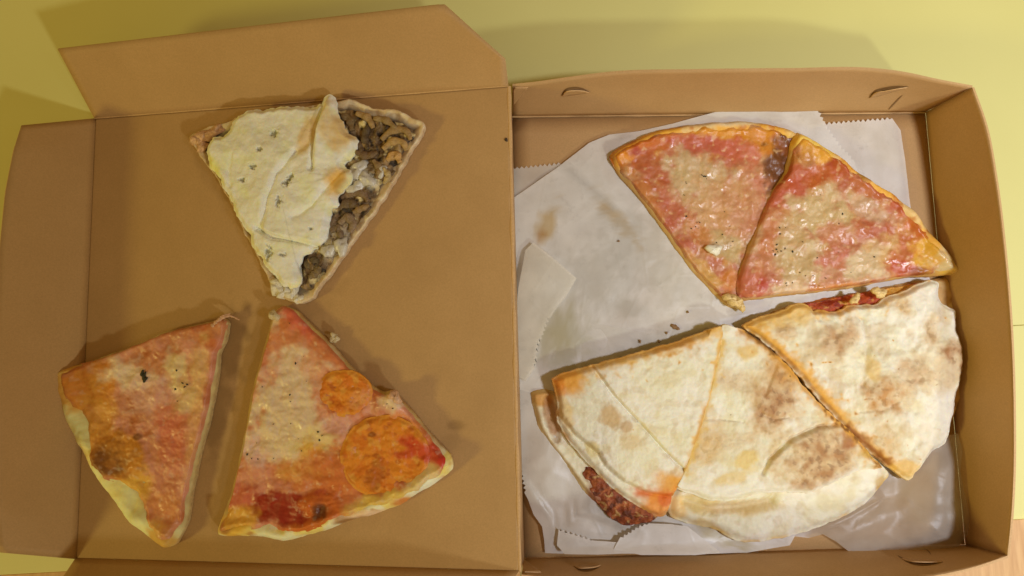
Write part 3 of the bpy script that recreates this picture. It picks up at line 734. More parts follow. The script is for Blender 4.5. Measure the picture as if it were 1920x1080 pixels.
# ---- slice with two orange rounds, on the lid
def crustC(ctx, x, y, d):
    c = np.tile(al(200, 150, 64), (len(x), 1))
    c = mix(c, al(206, 180, 110), 0.8*sstep(-.1, .5, ctx.n(40, 3, 1))); c = mix(c, al(150, 84, 30), .8*sstep(.25, .6, ctx.n(30, 3, 2)))
    for (a, b, r1, r2, q) in ((520, 1008, 50, 12, (205, 170, 105)), (690, 968, 60, 14, (190, 140, 88)), (800, 915, 50, 20, (212, 180, 110)), (440, 980, 34, 26, (190, 130, 40)), (430, 985, 12, 14, (140, 80, 26)), (660, 978, 30, 10, (130, 80, 36)), (760, 940, 20, 12, (170, 90, 34))):
        c = mix(c, al(*q), ctx.blob(a, b, r1, r2, 0, .5, .4))
    return c
def paintC(ctx, x, y, d, h):
    c = np.tile(al(176, 100, 56), (len(x), 1))
    c = mix(c, al(184, 122, 84), 0.9*sstep(-.3, .35, ctx.n(50, 4, 1)))
    c = mix(c, al(160, 78, 32), .75*sstep(.05, .5, ctx.n(32, 4, 2)))
    for (a, b, r1, r2, rot, q, m) in ((530, 610, 36, 26, 40, (178, 100, 52), .8), (516, 602, 12, 22, 20, (198, 170, 110), .9), (560, 605, 22, 34, -35, (182, 84, 58), .9), (505, 630, 12, 12, 0, (170, 90, 30), .7),
            (560, 655, 60, 30, 30, (176, 106, 62), .8), (550, 700, 52, 44, 0, (192, 170, 118), .9), (590, 690, 20, 40, -30, (186, 122, 78), .6), (500, 700, 24, 30, 0, (186, 120, 84), .6),
            (535, 780, 78, 60, 20, (202, 178, 116), .97), (520, 830, 60, 30, 0, (200, 174, 116), .85), (590, 830, 50, 30, -20, (205, 182, 98), .9), (585, 838, 18, 20, 10, (196, 140, 40), .8), (475, 855, 26, 30, 0, (186, 152, 122), .85),
            (640, 795, 34, 18, -10, (184, 130, 100), .9), (480, 900, 46, 34, 0, (184, 118, 84), .8), (560, 885, 40, 22, 0, (196, 140, 54), .6), (610, 880, 60, 40, 0, (176, 92, 36), .7), (455, 935, 30, 22, -10, (176, 84, 56), .8), (620, 925, 60, 28, 0, (178, 92, 40), .7)):
        c = mix(c, al(*q), m*ctx.blob(a, b, r1, r2, rot, .45, .55))
    s = ctx.blob(532, 952, 62, 32, 12, .3, .4); c = mix(c, al(132, 32, 12), s); c = mix(c, al(150, 48, 24), s*.6*sstep(0, .5, ctx.n(20, 3, 7)))
    c = mix(c, al(140, 40, 20), ctx.blob(590, 935, 30, 16, -20)*.8)
    c = mix(c, al(172, 84, 30), ctx.blob(604, 955, 36, 32, 0, .3)); c = mix(c, al(100, 48, 18), ctx.blob(603, 960, 15, 18, 0, .4)); c = mix(c, al(180, 92, 30), ctx.blob(580, 990, 70, 14, -14)*.8)
    c = mix(c, al(206, 158, 66), ctx.blob(720, 945, 80, 24, -18)*.9); c = mix(c, al(212, 182, 96), ctx.blob(800, 895, 40, 22, -35)*.9)
    st = np.maximum(ctx.blob(800, 840, 50, 16, 32), ctx.blob(757, 852, 28, 10, -8)); c = mix(c, al(168, 60, 30), st); c = mix(c, al(176, 40, 26), ctx.blob(836, 868, 18, 10, 30)*.9); c = mix(c, al(186, 110, 52), ctx.blob(770, 800, 40, 16, 40)*.8)
    c = mix(c, al(190, 160, 112), ctx.blob(738, 752, 26, 22)*.95); c = mix(c, al(172, 110, 76), ctx.blob(712, 770, 20, 14)*.7)
    c = mix(c, al(195, 40, 120) if False else al(150, 84, 30), .5*ctx.blob(430, 985, 18, 16)); c = mix(c, al(196, 140, 38), ctx.blob(452, 972, 30, 26)*.8)
    c = speckle(c, ctx, al(212, 180, 132), 15, .45, .8, .25, 12)
    return c, np.clip(.56+.3*ctx.n(22, 2, 40), .1, .85)
oC = [(508, 598), (516, 582), (532, 574), (550, 580), (572, 602), (600, 627), (625, 652), (650, 682), (700, 727), (716, 735), (738, 733), (752, 752), (778, 778), (820, 832), (845, 855), (847, 880), (820, 902), (790, 922), (750, 946), (700, 965), (660, 976), (600, 997), (530, 1015), (490, 1006), (440, 1006), (408, 1003), (414, 975), (430, 930), (445, 870), (460, 800), (470, 740), (488, 670), (502, 620)]
tC = [(512, 600), (518, 586), (532, 579), (547, 585), (568, 606), (596, 632), (620, 656), (645, 686), (695, 731), (716, 740), (736, 738), (748, 756), (773, 783), (812, 834), (836, 858), (836, 878), (805, 900), (760, 930), (700, 950), (640, 968), (575, 992), (540, 996), (500, 985), (440, 990), (416, 995), (422, 970), (436, 930), (450, 870), (466, 800), (476, 740), (494, 670), (507, 620)]
C_, Cd, Ct = pizza_slice('pizza_slice', 'wide pizza slice with two orange round toppings and dark red sauce near its crust', oC, (590, 820), PL,
    [(408, 1003), (440, 1006), (490, 1006), (530, 1015), (600, 997), (700, 965), (790, 922), (847, 880)], 0.010, paintC, 301, tC, (590, 820), crust_col=crustC, side=al(158, 108, 52), rimh=0.004,
    bumps=[(738, 750, 26, 24, 0, .003), (545, 790, 80, 60, 20, .0015), (604, 955, 34, 30, 0, .003)], grooves=[([(603, 955), (604, 966)], 11, .0035)])
def round_top(center, rx, ry, seed, rot=0):
    n = 26; out = []
    for i in range(n):
        an = 2*math.pi*i/n; out.append((center[0]+rx*math.cos(an)*math.cos(rot)-ry*math.sin(an)*math.sin(rot), center[1]+rx*math.cos(an)*math.sin(rot)+ry*math.sin(an)*math.cos(rot)))
    def hf(ctx, x, y, d):
        V = SURF[Ct.name]; z = np.array([0.0])
        k = np.argmin((V[:, 0]-PL(*center, .01)[0])**2+(V[:, 1]-PL(*center, .01)[1])**2)
        h0 = V[k, 2]-lidz(V[k, 0])
        return h0-0.0001+0.0013*sstep(0, .0035, d)-0.0005*sstep(0.003, 0.010, d)+.0009*ctx.n(24, 3, 1)+.0004*ctx.n(10, 2, 3)
    def cf(ctx, x, y, d, h):
        c = np.tile(al(196, 126, 34), (len(x), 1)); c = mix(c, al(184, 108, 30), .8*sstep(-.1, .4, ctx.n(28, 4, 2))); c = mix(c, al(160, 88, 28), .7*sstep(.25, .6, ctx.n(18, 3, 4)))
        c = mix(c, al(206, 150, 60), .7*sstep(.2, .6, ctx.n(24, 3, 6))); c = mix(c, al(204, 140, 44), .8*sstep(.003, 0, d))
        c = mix(c, al(172, 62, 30), ctx.blob(795, 845, 46, 15, 28, .4)*.9); c = mix(c, al(172, 70, 34), ctx.blob(757, 853, 26, 8, -8, .5)*.8); c = mix(c, al(196, 144, 90), ctx.blob(672, 748, 26, 14, -40)*.6)
        c = mix(c, al(120, 64, 22), ctx.blob(698, 815, 8, 5)*.8); c = mix(c, al(150, 84, 28), ctx.blob(705, 892, 18, 26)*.7)
        return c*np.array([.95, .72, .55]), np.clip(.5+.25*ctx.n(14, 2, 9), .1, .8)
    return slab('topping_round', out, center, PL, hf, cf, Ct, M_top, 220, 46, 0.0022, 0.0006, seed, off=0.012, bulge=0.0002)
round_top((646, 738), 52, 45, 311, .15); round_top((722, 858), 84, 80, 312, .1)
flakes(C_, Ct, 26, tri_region([(550, 700, 22), (535, 790, 30), (540, 820, 20), (480, 855, 10), (600, 830, 12), (735, 755, 9), (720, 830, 20), (530, 610, 10)]), 5, PL, 0.0007)
M_nug = flat_mat('dull_cheese', (0.60, 0.48, 0.28), 0.5, 900, 0.1)
for k, (a, b, r) in enumerate(((621, 632, .0028), (627, 636, .0022), (742, 744, .0042), (516, 592, .0035))):
    p = PL(a, b, .009); lump('cheese_nugget', (p[0], p[1], zat(Ct, p[0], p[1])+(.0008 if k > 1 else -.001)), r, M_nug if k != 2 else M_wisp, C_, k+5, .6)

# ---- two ham slices in the tray
def crustDE(ctx, x, y, d):
    c = np.tile(at(232, 168, 66), (len(x), 1))
    c = mix(c, at(224, 190, 130), .8*sstep(0, .5, ctx.n(44, 3, 1))); c = mix(c, at(196, 110, 34), .8*sstep(.2, .6, ctx.n(26, 3, 2)))
    for (a, b, r1, r2, q, m) in ((1340, 230, 70, 10, (214, 190, 152), .9), (1400, 226, 50, 9, (216, 196, 158), .9), (1272, 232, 10, 5, (70, 40, 24), .9), (1160, 290, 24, 24, (240, 160, 40), .9), (1530, 265, 50, 26, (236, 196, 90), .9), (1485, 245, 12, 14, (230, 190, 120), .8),
            (1565, 275, 16, 7, (96, 60, 30), .8), (1640, 335, 50, 8, (110, 64, 30), .6), (1740, 420, 12, 22, (90, 50, 30), .7), (1785, 490, 20, 30, (228, 206, 160), .95), (1770, 460, 14, 20, (214, 186, 130), .8), (1760, 500, 26, 16, (226, 178, 60), .8), (1600, 312, 40, 14, (212, 140, 40), .7)):
        c = mix(c, at(*q), m*ctx.blob(a, b, r1, r2, 0, .5, .4))
    return c
def ham(ctx):
    c = np.tile(at(206, 140, 108), (len(ctx.X), 1))
    c = mix(c, at(196, 112, 88), .85*sstep(-.2, .4, ctx.n(55, 4, 1))); c = mix(c, at(212, 168, 124), .9*sstep(-.05, .45, ctx.n(48, 4, 2)))
    c = mix(c, at(188, 92, 66), .7*sstep(.15, .6, ctx.n(30, 4, 3))); c = mix(c, at(222, 160, 84), .45*sstep(.2, .6, ctx.n(26, 4, 4)))
    return c
def paintD(ctx, x, y, d, h):
    c = ham(ctx)
    for (a, b, r1, r2, rot, q, m) in ((1180, 285, 40, 24, -15, (236, 146, 34), .95), (1230, 270, 50, 16, -20, (206, 104, 34), .85), (1190, 285, 9, 9, 0, (176, 56, 20), .9), (1350, 245, 90, 15, 2, (232, 156, 42), .85), (1430, 262, 44, 26, 20, (220, 140, 46), .9), (1290, 258, 24, 7, -10, (190, 100, 50), .7),
            (1225, 320, 50, 26, 30, (188, 88, 52), .8), (1330, 275, 70, 16, 4, (198, 92, 78), .85), (1385, 285, 40, 20, 20, (206, 104, 78), .8), (1310, 320, 60, 30, 20, (206, 178, 132), .9), (1290, 350, 40, 30, 20, (210, 184, 136), .8), (1420, 350, 26, 50, 15, (208, 128, 100), .6),
            (1255, 400, 30, 40, -35, (198, 104, 84), .7), (1262, 415, 12, 16, 0, (190, 84, 66), .6), (1350, 390, 60, 60, 0, (214, 164, 116), .7), (1400, 420, 30, 40, 0, (206, 140, 110), .6), (1360, 465, 40, 26, 0, (206, 182, 126), .7), (1310, 440, 14, 40, -30, (206, 124, 66), .6),
            (1375, 525, 24, 20, 0, (216, 130, 64), .8), (1330, 520, 40, 12, 45, (222, 172, 96), .8), (1210, 365, 14, 40, -35, (206, 124, 62), .7), (1470, 300, 32, 44, 20, (112, 62, 34), .95), (1478, 275, 22, 14, 20, (150, 80, 36), .8), (1460, 335, 14, 30, 20, (126, 74, 44), .8)):
        c = mix(c, at(*q), m*ctx.blob(a, b, r1, r2, rot, .45, .6))
    c = mix(c, at(228, 186, 130), .5*sstep(.45, .8, ctx.n(12, 2, 12)))
    return c, np.clip(.60+.35*ctx.n(24, 2, 40), .22, .88)
def paintE(ctx, x, y, d, h):
    c = ham(ctx)
    for (a, b, r1, r2, rot, q, m) in ((1540, 285, 60, 24, 30, (232, 166, 56), .95), (1500, 300, 20, 24, 0, (196, 130, 70), .8), (1570, 315, 20, 15, 10, (176, 62, 34), .95), (1540, 330, 50, 18, -15, (200, 98, 46), .85), (1480, 340, 34, 26, -40, (194, 96, 62), .9), (1470, 365, 40, 22, -30, (196, 88, 60), .8),
            (1620, 350, 50, 20, 30, (192, 96, 58), .8), (1690, 390, 46, 20, 40, (190, 82, 36), .9), (1720, 430, 30, 34, 40, (208, 110, 34), .85), (1640, 330, 40, 8, 32, (216, 140, 60), .6), (1530, 400, 60, 40, -20, (210, 182, 128), .9), (1480, 440, 30, 40, 0, (208, 174, 122), .8), (1500, 490, 40, 40, 0, (206, 180, 126), .8),
            (1630, 400, 34, 18, 30, (206, 168, 132), .8), (1625, 432, 30, 24, 0, (188, 92, 62), .8), (1560, 440, 30, 20, 0, (206, 132, 98), .7), (1570, 490, 30, 20, 0, (204, 116, 100), .7), (1620, 495, 44, 28, -10, (220, 194, 148), .9), (1680, 470, 40, 34, 0, (220, 178, 108), .7), (1700, 470, 24, 44, 20, (196, 94, 46), .8), (1690, 505, 26, 16, 0, (198, 84, 60), .8),
            (1740, 480, 30, 30, 0, (228, 170, 52), .95), (1775, 495, 26, 24, 0, (230, 206, 150), .95), (1715, 512, 24, 8, 0, (150, 74, 34), .8), (1410, 535, 30, 26, 0, (204, 110, 88), .9), (1430, 540, 14, 12, 0, (196, 72, 58), .8), (1480, 540, 26, 14, 0, (232, 204, 160), .8), (1550, 520, 20, 16, 0, (214, 150, 124), .7), (1440, 440, 16, 60, 15, (206, 122, 78), .6),
            (1580, 540, 50, 8, -6, (220, 140, 70), .7)):
        c = mix(c, at(*q), m*ctx.blob(a, b, r1, r2, rot, .45, .6))
    c = mix(c, at(230, 188, 134), .5*sstep(.45, .8, ctx.n(12, 2, 12)))
    return c, np.clip(.62+.35*ctx.n(24, 2, 40), .22, .88)
oD = [(1145, 286), (1178, 264), (1230, 242), (1290, 229), (1340, 223), (1400, 220), (1445, 225), (1480, 233), (1505, 243), (1510, 270), (1490, 330), (1460, 380), (1440, 430), (1415, 480), (1402, 530), (1396, 560), (1388, 577), (1368, 570), (1340, 545), (1300, 500), (1250, 430), (1200, 365), (1163, 322)]
tD = [(1150, 289), (1180, 272), (1230, 252), (1290, 241), (1340, 236), (1400, 234), (1445, 238), (1478, 246), (1497, 262), (1484, 328), (1455, 378), (1436, 430), (1412, 480), (1398, 530), (1391, 552), (1380, 560), (1370, 560), (1344, 538), (1305, 495), (1255, 426), (1206, 362), (1168, 320)]
D, Dd, Dt = pizza_slice('pizza_slice', 'ham and cheese pizza slice with white crumb on top, tucked under its neighbour', oD, (1320, 370), PT,
    [(1145, 286), (1178, 264), (1230, 242), (1290, 229), (1340, 223), (1400, 220), (1445, 225), (1505, 243)], 0.009, paintD, 401, tD, (1320, 370), crust_col=crustDE, side=at(206, 166, 110), rimh=0.004,
    tilt=lambda x, y: -0.002*sstep(0.10, 0.16, x), grooves=[([(1480, 270), (1470, 310), (1455, 345)], 16, .002)])
oE = [(1488, 262), (1500, 245), (1530, 260), (1570, 285), (1620, 325), (1680, 362), (1720, 395), (1747, 432), (1780, 466), (1800, 495), (1800, 512), (1770, 515), (1700, 520), (1620, 535), (1550, 545), (1480, 552), (1400, 562), (1387, 548), (1388, 512), (1402, 470), (1420, 430), (1440, 380), (1457, 348), (1478, 318)]
tE = [(1494, 272), (1504, 258), (1530, 270), (1566, 293), (1612, 332), (1670, 370), (1708, 402), (1735, 438), (1766, 470), (1786, 494), (1784, 506), (1762, 510), (1698, 515), (1620, 530), (1550, 540), (1480, 547), (1404, 557), (1391, 546), (1392, 513), (1406, 472), (1424, 432), (1444, 383), (1461, 352), (1483, 322)]
E_, Ed, Et = pizza_slice('pizza_slice', 'glossy ham and cheese pizza slice overlapping its neighbour, pale crust tip touching right wall', oE, (1560, 420), PT,
    [(1500, 245), (1530, 260), (1570, 285), (1620, 325), (1680, 362), (1720, 395), (1747, 432), (1800, 500)], 0.010, paintE, 501, tE, (1560, 420), base=0.0012, crust_col=crustDE, side=at(198, 150, 96), rimh=0.004,
    bumps=[(1400, 540, 60, 60, 0, .001)], thick=0.0095)
flakes(D, Dt, 22, tri_region([(1325, 328, 5), (1350, 440, 24), (1365, 455, 14), (1390, 400, 20), (1300, 420, 12), (1285, 350, 12)]), 7, PT, 0.0007)
flakes(E_, Et, 30, tri_region([(1475, 420, 14), (1460, 470, 10), (1520, 500, 20), (1520, 520, 10), (1530, 390, 20), (1600, 480, 30), (1480, 530, 10)]), 8, PT, 0.0007)
p = PT(1343, 465, .012); lump('cheese_crumb', (p[0], p[1], zat(Dt, p[0], p[1])+.0012), .0042, M_white, D, 3, .5, 1.2, .3)
M_tip = flat_mat('toasted_tip', (0.74, 0.50, 0.20), 0.5)
for k, (a, b, r) in enumerate(((1380, 566, .0045), (1388, 572, .0035), (1370, 560, .004))):
    p = PT(a, b, .006); lump('crust_tip', (p[0], p[1], p[2]-.001), r, M_tip, D, k, .8, 1.2, -.8)

# ======================= folded slices =======================================
def folded(name, label, root_px, un, cat='pizza', group=None): return thing(name, label, cat, tuple(un(root_px[0], root_px[1], 0)), group)
def crust_h(T, edge=0.006, wav=0.0012, feats=lambda c: 0, tilt=None, puff=0.0, cut=None):
    def f(ctx, x, y, d):
        if cut is not None:                                   # sliced edge: square, not rounded
            m = sstep(30, 8, segdist(ctx.X, ctx.Y, cut)); d = d+m*0.03
        h = T-0.0034*(1-sstep(0, edge*0.75, d))**1.6+wav*ctx.n(75, 3, 1)*sstep(0, .004, d)+0.00035*ctx.n(14, 3, 2)+puff*sstep(0, .03, d)
        h = h+feats(ctx)
        if tilt is not None: h = h+tilt(x, y)
        return np.maximum(h, 0.001)
    return f
# ---- mushroom slice on the lid
A = folded('folded_slice', 'folded flatbread slice with mushroom and cheese filling showing along its torn side', (590, 360), PL, 'flatbread')
def baseA(ctx, x, y, d, h):
    c = np.tile(al(168, 126, 74), (len(x), 1)); c = mix(c, al(186, 150, 98), .8*sstep(-.1, .4, ctx.n(26, 3, 1))); c = mix(c, al(150, 108, 60), .7*sstep(.2, .6, ctx.n(18, 3, 2)))
    c = mix(c, al(70, 52, 34), .85*sstep(.003, .006, d)); return c
oA0 = [(360, 262), (376, 250), (402, 240), (428, 233), (470, 215), (560, 205), (632, 196), (652, 190), (690, 200), (700, 208), (740, 210), (770, 220), (797, 233), (793, 250), (775, 278), (740, 340), (702, 400), (655, 466), (610, 528), (588, 556), (566, 568), (540, 560), (516, 545), (500, 510), (470, 450), (420, 352), (385, 300)]
slab('bottom_crust', oA0, (580, 350), PL, lambda ctx, x, y, d: 0.0055+.0022*np.exp(-(d/.0035)**2)+.0007*ctx.n(16, 3, 1), baseA, A, M_crust, 520, 50, .02, .0010, 601, off=.004, side_col=al(172, 132, 80))
def fillA(ctx, x, y, d, h):
    c = np.tile(al(84, 62, 38), (len(x), 1)); c = mix(c, al(120, 92, 58), sstep(0, .5, ctx.n(20, 4, 1))); c = mix(c, al(40, 28, 18), sstep(.1, .5, ctx.n(15, 3, 2))); c = mix(c, al(168, 146, 100), sstep(.3, .6, ctx.n(24, 3, 3)))
    c = mix(c, al(150, 134, 108), ctx.blob(635, 455, 24, 34, 30)*.8); c = mix(c, al(160, 146, 124), ctx.blob(680, 335, 26, 20)*.9); c = mix(c, al(120, 100, 80), ctx.blob(640, 440, 24, 30)*.6)
    return c, np.clip(.5+.3*ctx.n(15, 2, 6), .1, .8)
oAf = [(600, 210), (650, 205), (700, 214), (760, 236), (778, 248), (760, 282), (726, 340), (690, 395), (646, 458), (604, 518), (580, 545), (560, 530), (560, 490), (590, 440), (600, 380), (610, 300)]
Af = slab('filling', oAf, (660, 330), PL, lambda ctx, x, y, d: 0.0062+.0030*sstep(0, .006, d)+.0022*ctx.n(22, 3, 1)+.0009*ctx.n(8, 2, 2), fillA, A, M_fill, 420, 60, .01, .0012, 602, off=.008)
def mushroom(pts, wd, zoff, tint, seed, parent=Af, un=PL):
    c = curve3([un(a, b, zoff) for a, b in pts], 18); V = []; C = []; k = 8
    rnd = random.Random(seed); ph = rnd.uniform(0, 6)
    for i, p in enumerate(c):
        t = i/17; ww = wd*(0.55+0.45*math.sin(math.pi*min(1, t*1.1))) * (1+.15*math.sin(i*.9+ph))
        d = c[min(i+1, 17)]-c[max(i-1, 0)]; d /= np.linalg.norm(d); s = np.cross(d, (0, 0, 1)); s /= np.linalg.norm(s)
        for q in range(k):
            an = 2*math.pi*q/k; V.append(p+s*ww*math.cos(an)+np.array([0, 0, 1])*(0.0011+.0004*math.sin(i+ph))*math.sin(an))
            e = 0.5+0.5*math.cos(an); C.append((al(*tint)*(0.55+0.45*(1-e))+0.15*al(160, 130, 90)*e)*np.array([1.15, .90, .52]))
    Q = [(i*k+q, i*k+(q+1) % k, (i+1)*k+(q+1) % k, (i+1)*k+q) for i in range(17) for q in range(k)]
    n = len(V); V += [c[0], c[-1]]; C += [C[0], C[-1]]
    T = [(n, (q+1) % k, q) for q in range(k)]+[(n+1, 17*k+q, 17*k+(q+1) % k) for q in range(k)]
    me = mesh_np('mushroom_slice', np.array(V), np.array(Q), np.array(T), True, np.array(C), {'Gloss': np.full(len(V), .5)})
    return child(link('mushroom_slice', me, None, [M_fill]), parent)
MU = [([(640, 215), (655, 225), (660, 245)], .0028, (96, 74, 44)), ([(668, 212), (690, 222), (700, 240)], .0026, (132, 102, 62)), ([(700, 222), (722, 225), (742, 240)], .0024, (120, 94, 56)), ([(715, 262), (735, 245), (762, 246), (770, 262)], .0026, (128, 98, 58)),
      ([(718, 280), (735, 266), (756, 268), (762, 282)], .0026, (146, 114, 68)), ([(725, 300), (742, 290), (750, 305)], .0030, (160, 120, 70)), ([(690, 235), (684, 260), (690, 280)], .0026, (60, 44, 28)), ([(668, 285), (690, 292), (708, 285)], .0028, (84, 60, 40)), ([(660, 262), (676, 275), (680, 295)], .0026, (70, 50, 34)),
      ([(700, 300), (712, 318), (706, 335)], .0024, (112, 86, 54)), ([(640, 372), (660, 362), (682, 364), (690, 378)], .0028, (100, 76, 56)), ([(636, 390), (655, 380), (672, 388)], .0030, (78, 58, 40)), ([(662, 398), (680, 390), (692, 385)], .0022, (120, 92, 60)), ([(636, 420), (652, 408), (662, 420), (656, 436)], .0030, (110, 88, 68)),
      ([(620, 432), (634, 428), (640, 446)], .0028, (92, 72, 54)), ([(572, 500), (588, 492), (596, 506)], .0036, (72, 58, 36)), ([(580, 520), (592, 512), (600, 500)], .0026, (96, 76, 48)), ([(720, 345), (728, 330), (720, 315)], .0022, (150, 126, 84))]
for k, (pts, wd, tint) in enumerate(MU):
    mushroom(pts, wd, 0.0098+.0012*((k*7) % 5)/4, tint, k)
M_moz = flat_mat('melted_mozzarella', (0.60, 0.56, 0.50), 0.3, 500, 0.12)
for k, (a, b, r, el, an) in enumerate(((672, 318, .0052, 1.3, .6), (688, 336, .0046, 1.2, -.4), (668, 350, .0040, 1.5, .3), (716, 322, .0030, 1.4, 1.0), (640, 462, .0045, 1.4, 1.0), (616, 470, .0040, 1.3, 1.1))):
    p = PL(a, b, .010); lump('cheese_lump', (p[0], p[1], p[2]), r, M_moz, Af, k+20, .5, el, an)
grA = [([(437, 292), (430, 320), (432, 350)], 4, .0007), ([(555, 285), (520, 330), (503, 375), (492, 420), (490, 432)], 4, .0013), ([(650, 312), (612, 352), (585, 385), (552, 408)], 5, .0011), ([(482, 428), (510, 446), (540, 450), (566, 454), (595, 461)], 3.2, .0022), ([(588, 250), (575, 275), (555, 290)], 6, .0012), ([(608, 200), (592, 245), (588, 300), (586, 318)], 3.5, .0020)]
slA = [(505, 476, 6, 12, 10), (516, 252, 7, 6, 0), (492, 284, 5, 4, 0), (478, 315, 6, 5, 0), (457, 339, 6, 4, 0), (540, 345, 7, 5, -40), (527, 380, 5, 9, 10), (548, 335, 8, 4, -40), (585, 430, 3, 3, 0), (532, 478, 6, 3, 0)]
def featA(ctx):
    h = 0
    for pl, wd, dp in grA: h = h-1.5*dp*ctx.line(pl, wd*1.2, .2)
    h = h+ctx.fold([(612, 182), (600, 225), (590, 270), (586, 318)], .0034, 40, 3, -1)+ctx.fold([(482, 428), (540, 450), (595, 461)], .0022, 30, 2, -1)+ctx.fold([(556, 285), (520, 330), (503, 375), (490, 430)], .0018, 45, 3, 1)+ctx.fold([(655, 310), (612, 352), (585, 385), (552, 410)], .0018, 30, 3, 1)+.0008*ctx.n(55, 2, 70)+.0018*ctx.blob(640, 345, 40, 30, -30, .8)
    for a, b, r1, r2, rot in slA: h = h-.0012*ctx.blob(a, b, r1, r2, rot, .6, .8, 6)
    return h
def paintA(ctx, x, y, d, h):
    c = np.tile(al(200, 184, 126), (len(x), 1)); c = mix(c, al(206, 190, 136), .8*sstep(-.2, .4, ctx.n(60, 3, 1))); c = mix(c, al(186, 166, 104), .6*sstep(.1, .6, ctx.n(40, 3, 2)))
    c = mix(c, al(180, 134, 72), ctx.blob(578, 255, 14, 44, 18, .5)*.85); c = mix(c, al(176, 130, 66), ctx.blob(642, 248, 30, 34, 30, .5)*.9); c = mix(c, al(180, 136, 72), ctx.blob(612, 222, 8, 34, 8, .6)*.7)
    c = mix(c, al(184, 124, 40), ctx.blob(634, 342, 18, 26, 35, .5)*.9); c = mix(c, al(140, 92, 34), ctx.blob(640, 350, 9, 16, 35, .5)*.6); c = mix(c, al(200, 164, 70), ctx.blob(398, 318, 12, 30, -30, .6)*.8)
    c = mix(c, al(196, 160, 90), .7*sstep(.0035, .0005, d)*sstep(-.2, .3, ctx.n(30, 2, 4)))
    for a, b, r1, r2, rot in slA: c = mix(c, al(96, 80, 44), .75*ctx.blob(a, b, r1*.8, r2*.8, rot, .7, 1.0, 6))
    return c, np.full(len(x), .12)
oA1 = [(383, 282), (388, 268), (400, 256), (430, 241), (438, 222), (446, 212), (490, 202), (560, 200), (603, 192), (610, 181), (626, 181), (631, 205), (636, 228), (650, 245), (664, 258), (668, 282), (660, 298), (640, 306), (647, 316), (656, 330), (652, 345), (634, 362), (630, 384), (622, 396), (612, 438), (594, 463), (570, 480), (560, 500), (560, 528), (545, 538), (520, 528), (496, 497), (470, 450), (442, 396), (416, 346), (392, 304)]
slab('top_crust', oA1, (525, 340), PL, crust_h(.0150, .006, .0010, featA, puff=.003), paintA, A, M_crust, 640, 120, .0034, .0020, 603, off=.0135, side_col=al(206, 184, 124))
M_pale = flat_mat('pale_crumb', (0.74, 0.68, 0.56), 0.7, 900, .12)
for k, (a, b, r) in enumerate(((522, 540, .0048), (535, 548, .0042), (548, 552, .0038), (528, 530, .0044), (560, 560, .0030), (552, 538, .0034))):
    p = PL(a, b, .006); lump('torn_crumb', (p[0], p[1], p[2]), r, M_pale, A, k+40, .7, 1.3, k)
for k, (a, b, r) in enumerate(((372, 262, .0040), (386, 254, .0045), (405, 246, .0040), (380, 275, .0032))):
    p = PL(a, b, .007); lump('torn_crumb', (p[0], p[1], p[2]), r, M_wisp, A, k+50, .6, 1.6, .4)

# ---- the three folded slices in the tray
def cream(ctx, k=0):
    c = np.tile(at(232, 222, 196), (len(ctx.X), 1)); c = mix(c, at(238, 230, 210), .8*sstep(-.2, .4, ctx.n(80, 3, 1+k))); c = mix(c, at(222, 204, 160), .6*sstep(.1, .6, ctx.n(46, 4, 2+k))); c = mix(c, at(206, 180, 140), .35*sstep(.25, .6, ctx.n(24, 4, 3+k)))
    return c
def char(ctx, c, a, b, r1, r2, rot=0, m=1.0, dark=(176, 122, 80), halo=(214, 176, 126)):
    c = mix(c, at(*halo), .8*m*ctx.blob(a, b, r1*1.25, r2*1.25, rot, .5, .4)); q = ctx.blob(a, b, r1*.85, r2*.85, rot, .5, .5)
    c = mix(c, at(*dark), m*q*np.clip(.62+.75*ctx.n(20, 3, 60), 0, 1))
    return mix(c, at(*[v*.82 for v in dark]), .6*m*q*sstep(.15, .5, ctx.n(12, 3, 61)))
ORG = (232, 156, 46)
FG = [(1357, 606), (1354, 640), (1337, 720), (1313, 800), (1293, 858), (1284, 890)]
# left one
Fo = folded('folded_slice', 'folded pizza slice with red sauce and meat filling spilling at its outer edge', (1160, 800), PT)
def bF(ctx, x, y, d, h):
    c = cream(ctx, 4); c = mix(c, at(216, 150, 66), ctx.blob(1015, 745, 26, 16)*.9); c = mix(c, at(206, 170, 100), .8*sstep(.004, .001, d)); c = mix(c, at(170, 110, 60), ctx.blob(1035, 780, 14, 40, -10)*.8); c = mix(c, at(150, 70, 36), ctx.blob(1150, 940, 60, 30, 45)*.9); return c
oF0 = [(997, 738), (1020, 731), (1045, 735), (1110, 720), (1250, 760), (1280, 880), (1262, 960), (1225, 972), (1190, 976), (1150, 966), (1112, 940), (1085, 905), (1060, 872), (1032, 838), (1012, 805), (1002, 768)]
slab('bottom_crust', oF0, (1150, 850), PT, crust_h(.0085, .005, .0008, lambda ctx: -.003*ctx.blob(1035, 785, 12, 40, -10)), bF, Fo, M_crust, 420, 50, .02, .0007, 701, off=.005, side_col=at(226, 200, 140))
def fF(ctx, x, y, d, h):
    c = np.tile(at(150, 70, 40), (len(x), 1)); c = mix(c, at(176, 92, 50), sstep(0, .4, ctx.n(14, 3, 1))); c = mix(c, at(104, 46, 26), sstep(.1, .5, ctx.n(18, 3, 2))); c = mix(c, at(196, 150, 90), .8*sstep(.4, .65, ctx.n(12, 3, 3))); return c, np.full(len(x), .5)
oFf = [(1098, 880), (1150, 890), (1215, 940), (1236, 974), (1204, 990), (1172, 990), (1138, 966), (1116, 934), (1102, 902)]
